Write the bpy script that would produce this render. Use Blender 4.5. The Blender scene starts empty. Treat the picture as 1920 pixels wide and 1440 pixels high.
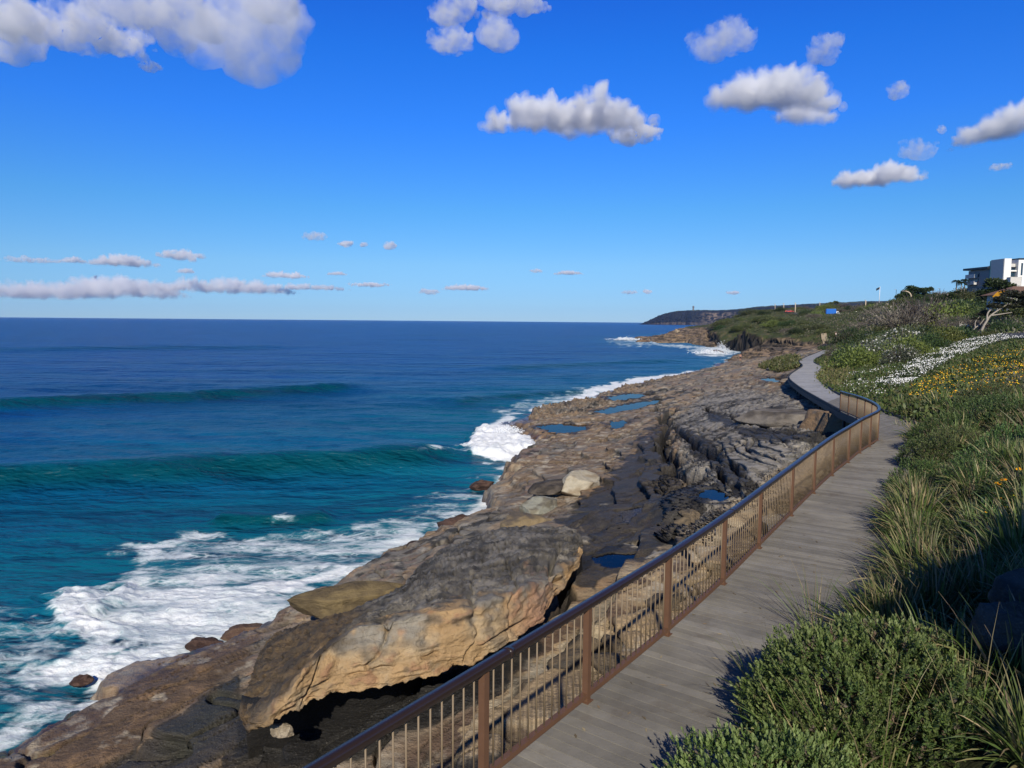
import bpy, math, random
import numpy as np
from mathutils import Matrix, Vector
R = math.radians
rng = np.random.default_rng(7)
random.seed(7)
scene = bpy.context.scene
COL = scene.collection

# ---------------------------------------------------------------- camera model
HC = 11.0
FPX = 1333.0
PITCH = R(5.03)
ROLL = R(0.48)
fwd = np.array([0, math.cos(PITCH), -math.sin(PITCH)])
r0 = np.array([1.0, 0, 0])
u0 = np.cross(r0, fwd)
right = r0 * math.cos(ROLL) + u0 * math.sin(ROLL)
up = np.cross(right, fwd)
CAM = np.array([0, 0, HC])

def ray(px, py):
    return fwd + right * ((px - 960) / FPX) + up * ((720 - py) / FPX)

def atz(px, py, z):
    d = ray(px, py)
    return CAM + d * ((z - HC) / d[2])

def atd(px, py, d):
    return CAM + ray(px, py) * d

def aty(px, py, Y):
    r = ray(px, py)
    return CAM + r * (Y / r[1])

def project(P):
    v = np.asarray(P) - CAM
    c = v @ fwd
    return np.stack([960 + FPX * (v @ right) / c, 720 - FPX * (v @ up) / c], -1), c

# ---------------------------------------------------------------- noise (numpy)
_perm = rng.permutation(4096).astype(np.int64)
_ga = rng.uniform(0, 2 * np.pi, 4096)
_gx, _gy = np.cos(_ga).astype(np.float32), np.sin(_ga).astype(np.float32)
_rv = rng.random(4096).astype(np.float32)

def _h(ix, iy, seed):
    return _perm[(_perm[(ix + seed * 131) & 4095] + iy) & 4095]

def pn(x, y, seed=0):
    xi = np.floor(x).astype(np.int64); yi = np.floor(y).astype(np.int64)
    fx = (x - xi).astype(np.float32); fy = (y - yi).astype(np.float32)
    ux = fx * fx * fx * (fx * (fx * 6 - 15) + 10); uy = fy * fy * fy * (fy * (fy * 6 - 15) + 10)
    def g(a, b):
        h = _h(xi + a, yi + b, seed)
        return _gx[h] * (fx - a) + _gy[h] * (fy - b)
    n0 = g(0, 0) * (1 - ux) + g(1, 0) * ux
    n1 = g(0, 1) * (1 - ux) + g(1, 1) * ux
    return (n0 * (1 - uy) + n1 * uy) * 1.5

def fbm(x, y, o=4, seed=0, gain=.5, lac=2.03):
    s = 0; a = 1; t = 0
    for i in range(o):
        s = s + a * pn(x, y, seed + i); t += a
        x = x * lac + 17.3; y = y * lac - 9.1; a *= gain
    return s / t * 1.4

def voro(x, y, seed=0, jit=.9):
    xi = np.floor(x).astype(np.int64); yi = np.floor(y).astype(np.int64)
    f1 = np.full(x.shape, 9., np.float32); f2 = f1.copy(); cid = np.zeros(x.shape, np.float32)
    for a in (-1, 0, 1):
        for b in (-1, 0, 1):
            h = _h(xi + a, yi + b, seed)
            px = xi + a + .5 + (_rv[h] - .5) * jit; py = yi + b + .5 + (_rv[(h * 7 + 3) & 4095] - .5) * jit
            d = np.hypot(px - x, py - y).astype(np.float32)
            c = d < f1
            f2 = np.where(c, f1, np.minimum(f2, d)); cid = np.where(c, _rv[(h * 13 + 5) & 4095], cid); f1 = np.where(c, d, f1)
    return f1, f2, cid

def sstep(a, b, x):
    t = np.clip((x - a) / (b - a), 0, 1)
    return t * t * (3 - 2 * t)

def inpoly(x, y, poly):
    c = np.zeros(x.shape, bool)
    n = len(poly)
    for i in range(n):
        x0, y0 = poly[i]; x1, y1 = poly[(i + 1) % n]
        if y0 == y1: continue
        k = ((y0 > y) != (y1 > y)) & (x < (x1 - x0) * (y - y0) / (y1 - y0) + x0)
        c ^= k
    return c

def polydist(x, y, pts, closed=False, side=False):
    best = np.full(x.shape, 1e9); sgn = np.ones(x.shape); tt = np.zeros(x.shape)
    n = len(pts); L = 0
    segs = n if closed else n - 1
    for i in range(segs):
        x0, y0 = pts[i][:2]; x1, y1 = pts[(i + 1) % n][:2]
        dx, dy = x1 - x0, y1 - y0; l2 = dx * dx + dy * dy + 1e-9
        t = np.clip(((x - x0) * dx + (y - y0) * dy) / l2, 0, 1)
        d = np.hypot(x - x0 - t * dx, y - y0 - t * dy)
        m = d < best
        best = np.where(m, d, best)
        if side:
            cr = dx * (y - y0) - dy * (x - x0)
            sgn = np.where(m, np.sign(cr), sgn)
            tt = np.where(m, L + t * math.sqrt(l2), tt)
            L += math.sqrt(l2)
    return (best, sgn, tt, L) if side else best

def polysd(x, y, poly):
    return np.where(inpoly(x, y, poly), 1, -1) * polydist(x, y, poly, True)

# ---------------------------------------------------------------- mesh helpers
def mk_mesh(name, V, F, col=None, smooth=False, mats=None, midx=None, attrs=None):
    """V (N,3); F (M,k) array of equal-size faces or a list of such arrays"""
    Fs = F if isinstance(F, list) else [F]
    Fs = [np.asarray(f, np.int32) for f in Fs if len(f)]
    V = np.asarray(V, np.float32)
    me = bpy.data.meshes.new(name)
    nl = sum(f.size for f in Fs); nf = sum(len(f) for f in Fs)
    me.vertices.add(len(V)); me.vertices.foreach_set('co', V.ravel())
    me.loops.add(nl); me.polygons.add(nf)
    me.loops.foreach_set('vertex_index', np.concatenate([f.ravel() for f in Fs]))
    tot = np.concatenate([np.full(len(f), f.shape[1], np.int32) for f in Fs])
    st = np.concatenate([[0], np.cumsum(tot)[:-1]]).astype(np.int32)
    me.polygons.foreach_set('loop_start', st)
    me.polygons.foreach_set('loop_total', tot)
    me.polygons.foreach_set('use_smooth', np.full(nf, smooth is True))
    if midx is not None: me.polygons.foreach_set('material_index', np.asarray(midx, np.int32))
    if col is None: col = (1, 1, 1)
    if col is not None:
        a = me.attributes.new('Col', 'FLOAT_COLOR', 'POINT')
        c = np.ones((len(V), 4), np.float32); c[:, :3] = col
        a.data.foreach_set('color', c.ravel())
    for k, v in (attrs or {}).items():
        a = me.attributes.new(k, 'FLOAT', 'POINT'); a.data.foreach_set('value', np.asarray(v, np.float32))
    me.update(calc_edges=True)
    for m in (mats or []): me.materials.append(m)
    return me

def add(name, me, parent=None, loc=None, rotz=0, scale=1):
    o = bpy.data.objects.new(name, me); COL.objects.link(o)
    if parent: o.parent = parent
    if loc is not None: o.location = [float(v) for v in loc]
    if rotz: o.rotation_euler = (0, 0, rotz)
    if np.ndim(scale): o.scale = [float(v) for v in scale]
    elif scale != 1: o.scale = (float(scale),) * 3
    return o

def tag(o, label=None, cat=None, group=None, kind=None):
    if label: o['label'] = label
    if cat: o['category'] = cat
    if group: o['group'] = group
    if kind: o['kind'] = kind
    return o

def empty(name, loc=(0, 0, 0), rotz=0):
    return add(name, None, None, loc, rotz)

def clone(o, parent=None):
    c = o.copy(); COL.objects.link(c)
    if parent: c.parent = parent
    for ch in [k for k in ALLCH.get(o.name, [])]: clone(ch, c)
    return c
ALLCH = {}

class MB:
    """collects boxes, tubes and prisms into one mesh"""
    def __init__(s): s.v = []; s.q = []; s.t = []; s.c = []; s.n = 0
    def raw(s, V, Q=(), T=(), c=(1, 1, 1)):
        V = np.asarray(V, float); s.v.append(V)
        if len(Q): s.q.append(np.asarray(Q) + s.n)
        if len(T): s.t.append(np.asarray(T) + s.n)
        cc = np.ones((len(V), 3)) * np.asarray(c); s.c.append(cc); s.n += len(V); return s
    def box(s, lo, hi, M=None, c=(1, 1, 1)):
        x0, y0, z0 = lo; x1, y1, z1 = hi
        V = np.array([[x0,y0,z0],[x1,y0,z0],[x1,y1,z0],[x0,y1,z0],[x0,y0,z1],[x1,y0,z1],[x1,y1,z1],[x0,y1,z1]], float)
        if M is not None: V = V @ np.array(M.to_3x3()).T + np.array(M.to_translation())
        return s.raw(V, [[0,3,2,1],[4,5,6,7],[0,1,5,4],[1,2,6,5],[2,3,7,6],[3,0,4,7]], c=c)
    def tube(s, P, rad, n=8, c=(1, 1, 1), cap=True, sq=None):
        P = np.asarray(P, float); m = len(P); rad = np.broadcast_to(np.asarray(rad, float), (m,))
        T = np.gradient(P, axis=0); T /= np.linalg.norm(T, axis=1)[:, None] + 1e-9
        ref = np.array([0, 0, 1.]) if abs(T[:, 2]).mean() < .8 else np.array([1., 0, 0])
        A = np.cross(T, ref); A /= np.linalg.norm(A, axis=1)[:, None] + 1e-9
        B = np.cross(A, T)
        th = np.arange(n) / n * 2 * np.pi + (np.pi / n)
        ca, sa = np.cos(th), np.sin(th)
        if sq: ca = np.sign(ca) * abs(ca) ** .5 * sq[0]; sa = np.sign(sa) * abs(sa) ** .5 * sq[1]
        V = P[:, None] + rad[:, None, None] * (A[:, None] * ca[None, :, None] + B[:, None] * sa[None, :, None])
        i = np.arange(m - 1)[:, None] * n; j = np.arange(n)[None]; k = (j + 1) % n
        Q = np.stack([i + j, i + k, i + n + k, i + n + j], -1).reshape(-1, 4)
        V = V.reshape(-1, 3); T3 = []
        if cap:
            V = np.vstack([V, P[0], P[-1]])
            a = m * n
            for q in range(n):
                T3.append([a, (q + 1) % n, q]); T3.append([a + 1, (m - 1) * n + q, (m - 1) * n + (q + 1) % n])
        return s.raw(V, Q, T3, c)
    def mesh(s, name, mats, smooth=False):
        F = []
        if s.q: F.append(np.vstack(s.q))
        if s.t: F.append(np.vstack(s.t))
        return mk_mesh(name, np.vstack(s.v), F, np.vstack(s.c), smooth, mats if isinstance(mats, list) else [mats])
    def build(s, name, mat, parent=None, smooth=False, **k):
        return add(name, s.mesh(name, mat, smooth), parent, **k)

# ---------------------------------------------------------------- materials
def nmat(name):
    m = bpy.data.materials.new(name); m.use_nodes = True
    nt = m.node_tree; nt.nodes.clear()
    out = nt.nodes.new('ShaderNodeOutputMaterial')
    return m, nt, out
def N(nt, t, **kw):
    n = nt.nodes.new(t)
    for k, v in kw.items():
        if k in n.inputs: n.inputs[k].default_value = v
        else: setattr(n, k, v)
    return n
def LK(nt, a, b): nt.links.new(a, b)
def mth(nt, op, a, b=None, c=None, clamp=False):
    n = nt.nodes.new('ShaderNodeMath'); n.operation = op; n.use_clamp = clamp
    for i, v in enumerate((a, b, c)):
        if v is None: continue
        if hasattr(v, 'is_linked'): nt.links.new(v, n.inputs[i])
        else: n.inputs[i].default_value = v
    return n.outputs[0]
def mixc(nt, f, a, b, blend='MIX'):
    n = nt.nodes.new('ShaderNodeMix'); n.data_type = 'RGBA'; n.blend_type = blend
    for i, v in ((0, f), (6, a), (7, b)):
        if hasattr(v, 'is_linked'): nt.links.new(v, n.inputs[i])
        else: n.inputs[i].default_value = v if i == 0 else (*v, 1)
    return n.outputs[2]
def ramp(nt, fac, stops):
    n = nt.nodes.new('ShaderNodeValToRGB'); e = n.color_ramp.elements
    while len(e) < len(stops): e.new(.5)
    for k, (p, c) in zip(e, stops): k.position = p; k.color = (*c, 1) if np.ndim(c) else (c, c, c, 1)
    nt.links.new(fac, n.inputs[0]); return n.outputs[0]
def noise(nt, vec, scale, detail=4, rough=.55, dist=0):
    n = N(nt, 'ShaderNodeTexNoise'); n.inputs['Scale'].default_value = scale; n.inputs['Detail'].default_value = detail
    n.inputs['Roughness'].default_value = rough; n.inputs['Distortion'].default_value = dist
    if vec is not None: LK(nt, vec, n.inputs['Vector'])
    return n.outputs['Fac']
def vscale(nt, vec, s):
    n = N(nt, 'ShaderNodeMapping'); n.inputs['Scale'].default_value = s; LK(nt, vec, n.inputs['Vector']); return n.outputs[0]
def attr(nt, name='Col', out='Color'):
    n = N(nt, 'ShaderNodeAttribute'); n.attribute_name = name; return n.outputs[out]
def coords(nt, k='Object'):
    return N(nt, 'ShaderNodeTexCoord').outputs[k]
def bump(nt, h, strength=.5, dist=.05, nrm=None):
    b = N(nt, 'ShaderNodeBump'); b.inputs['Strength'].default_value = strength; b.inputs['Distance'].default_value = dist
    LK(nt, h, b.inputs['Height'])
    if nrm is not None: LK(nt, nrm, b.inputs['Normal'])
    return b.outputs[0]
def princ(nt, out, col, rough=.6, normal=None, spec=.5, metal=0):
    p = N(nt, 'ShaderNodeBsdfPrincipled')
    for k, v in (('Base Color', col), ('Roughness', rough), ('Specular IOR Level', spec), ('Metallic', metal)):
        if hasattr(v, 'is_linked'): LK(nt, v, p.inputs[k])
        else: p.inputs[k].default_value = (*v, 1) if np.ndim(v) else v
    if normal is not None: LK(nt, normal, p.inputs['Normal'])
    if out: LK(nt, p.outputs[0], out.inputs[0])
    return p

def m_plain(name, col, rough=.6, var=.25, scale=6, bmp=.1, spec=.4, metal=0):
    m, nt, out = nmat(name); o = coords(nt)
    n = noise(nt, o, scale, 5); f = mth(nt, 'MULTIPLY_ADD', n, var * 2, 1 - var)
    c = mixc(nt, 1, attr(nt), mixc(nt, 1, col, N(nt, 'ShaderNodeCombineColor').outputs[0], 'MULTIPLY') if False else col, 'MULTIPLY')
    hs = N(nt, 'ShaderNodeHueSaturation'); LK(nt, c, hs.inputs['Color']); LK(nt, f, hs.inputs['Value'])
    n2 = noise(nt, o, scale * 6, 4)
    princ(nt, out, hs.outputs[0], rough, bump(nt, n2, bmp, .02), spec, metal)
    return m

def m_leaf(name, transl=.25, rough=.5, spec=.3):
    m, nt, out = nmat(name); c = attr(nt)
    oi = N(nt, 'ShaderNodeObjectInfo')
    hs = N(nt, 'ShaderNodeHueSaturation'); LK(nt, c, hs.inputs['Color'])
    LK(nt, mth(nt, 'MULTIPLY_ADD', oi.outputs['Random'], .5, .75), hs.inputs['Value'])
    LK(nt, mth(nt, 'MULTIPLY_ADD', oi.outputs['Random'], .03, .485), hs.inputs['Hue'])
    p = princ(nt, None, hs.outputs[0], rough, None, spec)
    t = N(nt, 'ShaderNodeBsdfTranslucent'); LK(nt, hs.outputs[0], t.inputs[0])
    x = N(nt, 'ShaderNodeMixShader'); x.inputs[0].default_value = transl
    LK(nt, p.outputs[0], x.inputs[1]); LK(nt, t.outputs[0], x.inputs[2]); LK(nt, x.outputs[0], out.inputs[0])
    return m

M_LEAF = m_leaf('leaf')
M_PETAL = m_leaf('petal', .3, .6, .2)
M_BARK = m_plain('bark', (.30, .26, .21), .85, .4, 3, .5)
M_WHITE = m_plain('white_paint', (.78, .78, .76), .5, .06, 2, .03)
M_DARK = m_plain('dark_trim', (.02, .024, .03), .4, .2, 2, .05)
M_METAL = m_plain('galvanised_metal', (.45, .45, .44), .45, .15, 3, .05, .5, .3)
M_COL = m_plain('painted', (1, 1, 1), .5, .12, 4, .05)
M_GLASS = m_plain('window_glass', (.02, .045, .07), .06, .1, 1, .0, .6)
SKY_STR, SKY_SAT, SKY_HUE, SUN_STR, EXPO, HAZE = 0.12, 1.0, 0.5, 5.0, 0.0, 3e-5
# ---------------------------------------------------------------- boardwalk edges (left px, right px or width, height)
DK = [((945,1440),2.1,7.0),((1105,1310),2.1,7.0),((1250,1190),2.1,7.0),((1355,1095),2.1,7.0),((1425,1025),2.1,7.0),
      ((1485,965),(1668,992),7.0),((1525,925),(1682,948),7.0),((1560,892),(1692,908),7.0),((1590,868),(1702,874),7.0),((1612,850),(1711,846),7.0),((1630,838),(1719,824),7.0),
      ((1645,826),(1727,803),7.0),((1641,810),(1706,791),6.88),((1622,794),(1672,778),6.72),((1600,782),(1636,764),6.56),((1575,771),(1603,751),6.4),
      ((1530,746),(1567,737),6.12),((1500,728),(1548,722),5.92),((1481,712),(1537,712),5.72),((1482,703),(1536,702),5.6),
      ((1497,692),(1546,694),5.37),((1505,686),(1541,687),5.25),((1499,678),(1527,680),5.12),((1510,670),(1529,673),5.05),((1535,660),(1546,664),5.0),((1556,651),(1562,656),5.0)]
Lw, Rw = [], []
for i, (l, r, z) in enumerate(DK): Lw.append(atz(*l, z))
Lw = np.array(Lw)
for i, (l, r, z) in enumerate(DK):
    if np.ndim(r): Rw.append(atz(*r, z))
    else:
        t = Lw[min(i + 1, len(Lw) - 1)] - Lw[max(i - 1, 0)]; t /= np.linalg.norm(t)
        Rw.append(Lw[i] + np.array([t[1], -t[0], 0]) * r)
Rw = np.array(Rw)
t0 = (Lw[1] - Lw[0]) / np.linalg.norm(Lw[1] - Lw[0])
Lw = np.vstack([Lw[0] - t0 * 9, Lw]); Rw = np.vstack([Rw[0] - t0 * 9, Rw])
def catmull(P, n):
    P = np.asarray(P); Q = np.vstack([2 * P[0] - P[1], P, 2 * P[-1] - P[-2]]); out = []
    for i in range(len(P) - 1):
        a, b, c, d = Q[i:i + 4]; t = np.linspace(0, 1, n, endpoint=False)[:, None]
        out.append(.5 * (2 * b + (c - a) * t + (2 * a - 5 * b + 4 * c - d) * t ** 2 + (3 * b - a - 3 * c + d) * t ** 3))
    out.append(P[-1:]); return np.vstack(out)
Ls, Rs = catmull(Lw, 24), catmull(Rw, 24)
def resample(P, step, extra=None):
    s = np.concatenate([[0], np.cumsum(np.linalg.norm(np.diff(P, axis=0), axis=1))])
    q = np.arange(0, s[-1], step)
    f = lambda A: np.stack([np.interp(q, s, A[:, k]) for k in range(A.shape[1])], 1)
    return f(P) if extra is None else (f(P), [f(e) for e in extra])
deckpoly = [tuple(p[:2]) for p in Ls[::4]] + [tuple(p[:2]) for p in Rs[::-4]]

# ---------------------------------------------------------------- shoreline and land polygons
SH = [(0,1425),(130,1345),(270,1262),(400,1222),(480,1180),(560,1150),(640,1098),(720,1062),(790,1018),(870,982),(905,945),(935,920),
      (942,880),(985,850),(1020,838),(1005,820),(960,808),(928,797),(965,772),(1020,760),(1080,750),(1140,728),(1215,712),(1300,700),
      (1335,690),(1350,676),(1385,664),(1425,655),(1405,652),(1360,650),(1330,651),(1285,643),(1225,643.5),(1188,635)]
shore = [tuple(atz(*p, 0)[:2]) for p in SH]
land = [(-26, 3), (-24, 10)] + shore + [(95, 470), (118, 560), (150, 680), (300, 760), (1300, 760), (1300, -80), (-26, -80)]
# hillside (vegetated) area
CT = [(1553,636,232),(1520,632,240),(1480,627,250),(1440,622,262),(1400,619,275),(1362,614,300),(1338,611,350),(1325,608,450)]
ct = [tuple(atd(*p)[:2]) for p in CT]
hillpoly = [tuple(p[:2]) for p in Rs[::6]] + ct + [(170, 760), (1300, 760), (1300, -80), tuple(Rs[0][:2] + [0, -70])]

# ---------------------------------------------------------------- terrain control points
CZ = [(1050,1265,4.3),(920,1345,4.2),(1197,1162,4.4),(560,1385,2.9),(700,1335,3.2),(480,1425,2.3),(640,1400,3.1),(300,1400,1.9),(150,1395,1.6),(400,1300,2.3),(480,1200,1.0),
      (250,1320,1.4),(100,1425,.9),(900,1250,4.1),(1080,1120,4.1),(1150,1055,3.9),(900,1080,3.3),(640,1230,3.0),(760,1110,2.0),(870,1010,1.9),(960,995,2.9),
      (800,1440,4.1),(600,1500,3.2),(300,1500,2.4),(960,920,1.3),(1000,880,1.7),(1080,900,2.5),(1180,900,3.2),(1120,980,3.4),(1220,960,3.8),(1300,960,4.3),(1300,1050,4.5),
      (1400,900,5.0),(1400,960,5.0),(1480,850,5.3),(1535,812,5.7),(1300,780,3.0),(1300,860,3.7),(1400,770,4.6),(1400,820,4.9),(1480,750,5.1),(1200,810,2.0),(1160,850,2.4),
      (1100,800,1.15),(1000,790,.9),(1060,803,.95),(1180,765,.95),(1240,740,1.5),(1330,725,2.7),(1440,715,4.2),(1400,690,3.1),(1350,690,1.6),(1300,705,1.2),
      (1460,690,4.3),(1480,672,4.0),(1400,674,1.5),(1500,655,3.8),(1440,658,2.2),(1540,646,4.3),(1040,830,1.2),(1100,760,.8)]
CD = [(1400,652,262),(1480,651,240),(1540,644,226),(1345,649,320),(1260,640,400),(1210,636,435),(1240,628,455),(1300,622,445),(1350,628,380),(1350,614,400),
      (1300,634,410),(1400,636,300),(1430,628,280),
      (1400,620,278),(1480,628,254),(1553,637,236),(1450,602,330),(1390,603,345),(1500,605,310),(1560,594,350),(1420,586,420),(1350,606,430),(1500,583,450),(1640,578,420),
      (1700,565,400),(1760,559,330),(1830,560,256),(1915,562,240),(1622,596,350),(1600,642,150),(1560,645,180),(1640,622,200),(1700,615,180),(1760,598,200),(1845,626,110),(1905,626,95),(1890,596,150),
      (1600,702,72),(1560,690,85),(1580,665,120),(1650,664,110),(1750,655,95),(1700,704,60),(1850,655,75),(1850,710,42),(1900,750,28),(1800,800,26),(1760,870,19),(1800,720,50),
      (1915,690,55),(1920,860,17),(1850,960,13),(1900,1100,8),(1760,1300,6.0)]
ctrl = [atz(*c) for c in CZ] + [atd(*c) for c in CD]
for i in range(0, 17):
    ctrl.append(Lw[i] - [0, 0, 2.4 if i < 8 else 1.6]); ctrl.append(Rw[i] - [0, 0, .12])
for i in range(17, len(Lw) - 1, 2):
    ctrl.append(Lw[i] - [0, 0, .9 if i < 21 else .35]); ctrl.append(Rw[i] - [0, 0, .1])
ctrl += [np.array(p, float) for p in [(-22,6,1),(-8,6,3.5),(-3,2,4.5),(12,4,8.6),(6,2,7.6),(20,2,9.6),(30,14,10.5),(50,40,12),(140,120,19),(200,200,24),(300,300,30),(400,420,30),(250,560,20),(120,560,4),(60,60,13)]]
ctrl = np.array(ctrl)
def lp(x, y):
    return np.arctan2(x, y), np.log(np.hypot(x, y) + 1e-6)
ca, cl = lp(ctrl[:, 0], ctrl[:, 1])
n = len(ctrl)
A = np.zeros((n + 3, n + 3)); D = np.hypot(ca[:, None] - ca[None], cl[:, None] - cl[None])
A[:n, :n] = -D + np.eye(n) * -0.004; A[:n, n] = 1; A[:n, n + 1] = ca; A[:n, n + 2] = cl; A[n:, :n] = A[:n, n:].T
W = np.linalg.solve(A, np.concatenate([ctrl[:, 2], np.zeros(3)]))
def rbf(x, y):
    a, l = lp(x, y); sh = a.shape; a = a.ravel(); l = l.ravel(); out = W[n] + W[n + 1] * a + W[n + 2] * l
    for i in range(n): out = out - W[i] * np.hypot(a - ca[i], l - cl[i])
    return out.reshape(sh)

# ---------------------------------------------------------------- polar sampled height field
A0, A1, NA = R(-43), R(50), 1060
D0, D1, ND = 4.3, 620.0, 1450
th = np.linspace(A0, A1, NA); ld = np.linspace(math.log(D0), math.log(D1), ND)
TH, LD = np.meshgrid(th, ld)
X = np.sin(TH) * np.exp(LD); Y = np.cos(TH) * np.exp(LD); DD = np.exp(LD)
Z0 = rbf(X, Y)
wx = X + fbm(X / 5, Y / 5, 3, 3) * 1.2; wy = Y + fbm(X / 5 + 40, Y / 5, 3, 5) * 1.2
sd = polysd(wx + fbm(X / 1.3, Y / 1.3, 3, 8) * .5, wy, land)
hsd = polysd(X + fbm(X / 2, Y / 2, 2, 61) * .25, Y + fbm(X / 2, Y / 2, 2, 64) * .25, hillpoly)
hill = sstep(-.3, .5, hsd)
far = sstep(120, 200, DD)
# rock: broad undulation, sandstone beds as ledges, joints
S = 1 + far * 1.6
und = fbm(wx / (8 * S), wy / (8 * S), 3, 11, .42)
# ledge direction: beds run roughly along the shore
cs, sn = math.cos(R(38)), math.sin(R(38))
U = (X * cs - Y * sn); Vv = (X * sn + Y * cs)      # Vv along the coast
zgw = sstep(-1.2, 1.2, polysd(X + fbm(X / 3, Y / 3, 2, 19) * 1.2, Y, [tuple(atz(*p)[:2]) for p in ((1268,780,2.8),(1330,728,3),(1490,735,4.6),(1565,800,5.5),(1540,860,5.4),(1310,1015,4.4),(1292,930,4))]))
zgw = np.where(DD < 120, zgw, 0); xw = X + fbm(X / 9, Y / 14, 3, 23) * 1.6
und = und * (1 - .55 * zgw)
h = Z0 + und * .27 * S * sstep(0, 5, sd)
step = (.46 - .16 * sstep(25, 60, DD)) * S * (1 - .6 * zgw)
bed = h / step + fbm(U / 7, Vv / 18, 4, 21, .42) * .7 * (1 - zgw) + fbm(xw / 3.2, Y / 26, 4, 27, .45) * 1.1 * zgw
fl = np.floor(bed); fr = bed - fl
prof = np.where(fr < .80, fr * .12, .096 + (fr - .80) / .20 * .904)
hb = step * (fl + prof) - step * (bed - h / step)
k = np.clip(.85 + fbm(X / 9, Y / 9, 2, 31) * .4, .4, 1)
h = h * (1 - k) + hb * k
f1, f2, cid = voro(U / 3.0 + fbm(X / 3, Y / 3, 2, 41) * .4, Vv / 8 + fbm(X / 3, Y / 3, 2, 44) * .3, 2)
joint = np.exp(-((f2 - f1) / .028) ** 2)
joint = joint * (1 - zgw * .9)
h = h + (cid - .5) * .05 * S * sstep(.5, 3, sd) * (1 - zgw * .8) - joint * .16 * S
lines = np.maximum(np.exp(-(np.abs(fbm(xw / 1.5, Y / 19, 3, 33, .4)) / .035) ** 2), .7 * np.exp(-(np.abs(fbm(xw / .8 + 9, Y / 9, 3, 37, .4)) / .03) ** 2)) * zgw
h = h - lines * .17
g1, g2, gid = voro(U / .75 + fbm(X, Y, 2, 46) * .5, Vv / 1.5, 6)
rub = sstep(.15, .6, fbm(X / 6, Y / 6, 2, 47)) * (1 - zgw * .9)
h = h + (gid - .5) * .14 * rub - np.exp(-((g2 - g1) / .09) ** 2) * .10 * rub
h = h + fbm(U / .9, Vv / 1.6, 4, 51) * .045 * S + np.abs(fbm(U / .35, Vv / .6, 3, 55)) * .03
hs0 = Z0 + und * .27 * S
gth = np.gradient(hs0, th, axis=1) / DD; gld = np.gradient(hs0, ld, axis=0) / DD
ex = gth * np.cos(TH) + gld * np.sin(TH); ey = -gth * np.sin(TH) + gld * np.cos(TH); gm = np.hypot(ex, ey) + .05
lipf = np.exp(-((fr - .99) / .07) ** 2) + np.exp(-(fr / .07) ** 2) - .8 * np.exp(-((fr - .84) / .07) ** 2)
shift = np.clip(step * .75 * lipf * k, -.4 * S, .4 * S) * sstep(1, 4, sd) * (1 - hill) * (.45 + .55 * sstep(60, 25, DD))
SXo = -ex / gm * shift; SYo = -ey / gm * shift
# named cracks: the deep cleft and the long splits of the grey ledges
crk = np.zeros(X.shape)
def crack(h, pts, w, dep, wob=.5, lift=0):
    global crk
    P = [tuple(atz(*p)[:2]) for p in pts]
    d, s, t, L = polydist(X + fbm(X / 4.5, Y / 4.5, 3, 71) * wob * 1.8, Y + fbm(X / 4.5, Y / 4.5, 3, 75) * wob * 1.8, P, side=True)
    env = np.clip(np.minimum(t, L - t) / (L * .12), .15, 1)
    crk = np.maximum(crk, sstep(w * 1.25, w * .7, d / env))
    h = h - dep * (sstep(w * 1.25, w * .35, d / env) * .75 + sstep(w * .8, w * .2, d / env) * .25)
    if lift: h = h + lift * np.clip(-s, 0, 1) * np.exp(-d / 3.0) * env
    return h
h = crack(h, [(1236,742,2.2),(1250,790,2.6),(1252,840,3.1),(1262,880,3.5),(1282,925,3.9),(1276,990,4.1),(1256,1030,4.1)], .58, 2.0, .9)
h = np.where((sd > 3) & (h < .9), np.maximum(h, .7 + fbm(X / .5, Y / .5, 3, 79) * .5), h)
h = crack(h, [(1262,800,2.9),(1310,838,3.9),(1375,868,4.8),(1425,905,5.1)], .26, 1.1, .3, .18)
h = crack(h, [(1318,762,3.3),(1390,790,4.6),(1470,806,5.1),(1550,818,5.5)], .32, 1.2, .25, .38)
h = crack(h, [(1268,752,2.4),(1330,733,2.8),(1420,738,4.2),(1500,752,5)], .2, .7, .3, .15)
h = crack(h, [(1250,865,3.4),(1330,885,4.2),(1400,930,5.0)], .16, .7, .3, .1)
h = crack(h, [(1180,1010,3.7),(1105,1040,3.9),(1090,1100,4.1),(1020,1140,4.1)], .22, .8, .4)
h = crack(h, [(1350,712,3),(1420,706,3.8),(1480,722,4.6)], .2, .6, .5, .2)
h = crack(h, [(1290,715,1.8),(1380,700,3),(1460,702,4.3)], .2, .6, .5, .2)
# beds show again in the walls of the cleft and cracks
b2 = h / .30 + fbm(X / 6, Y / 6, 2, 78) * .8; f2_ = b2 - np.floor(b2)
h = h + .62 * .30 * (1 - .75 * zgw * (1 - crk)) * (np.where(f2_ < .7, f2_ * .2, .14 + (f2_ - .7) / .3 * .86) - f2_)
# shore edge: a wave cut step, then under water
cap = np.where(sd > 0, -.5 + 1.1 * sstep(-.1, .9, sd) + sd * .55, -.5 + sd * .8)
h = np.minimum(h, np.where(sd < 12, cap + fbm(X / .8, Y / .8, 3, 81) * .12, 99))
# far point: ledgy cliff
clf = sstep(180, 230, DD) * (1 - hill)
cb = h / 1.3 + fbm(X / 9, Y / 9, 3, 85) * .8
cf = cb - np.floor(cb)
h = h * (1 - clf) + clf * (1.3 * (np.floor(cb) + np.where(cf < .7, cf * .25, .175 + (cf - .7) / .3 * .825)) - 1.3 * (cb - h / 1.3))
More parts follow.
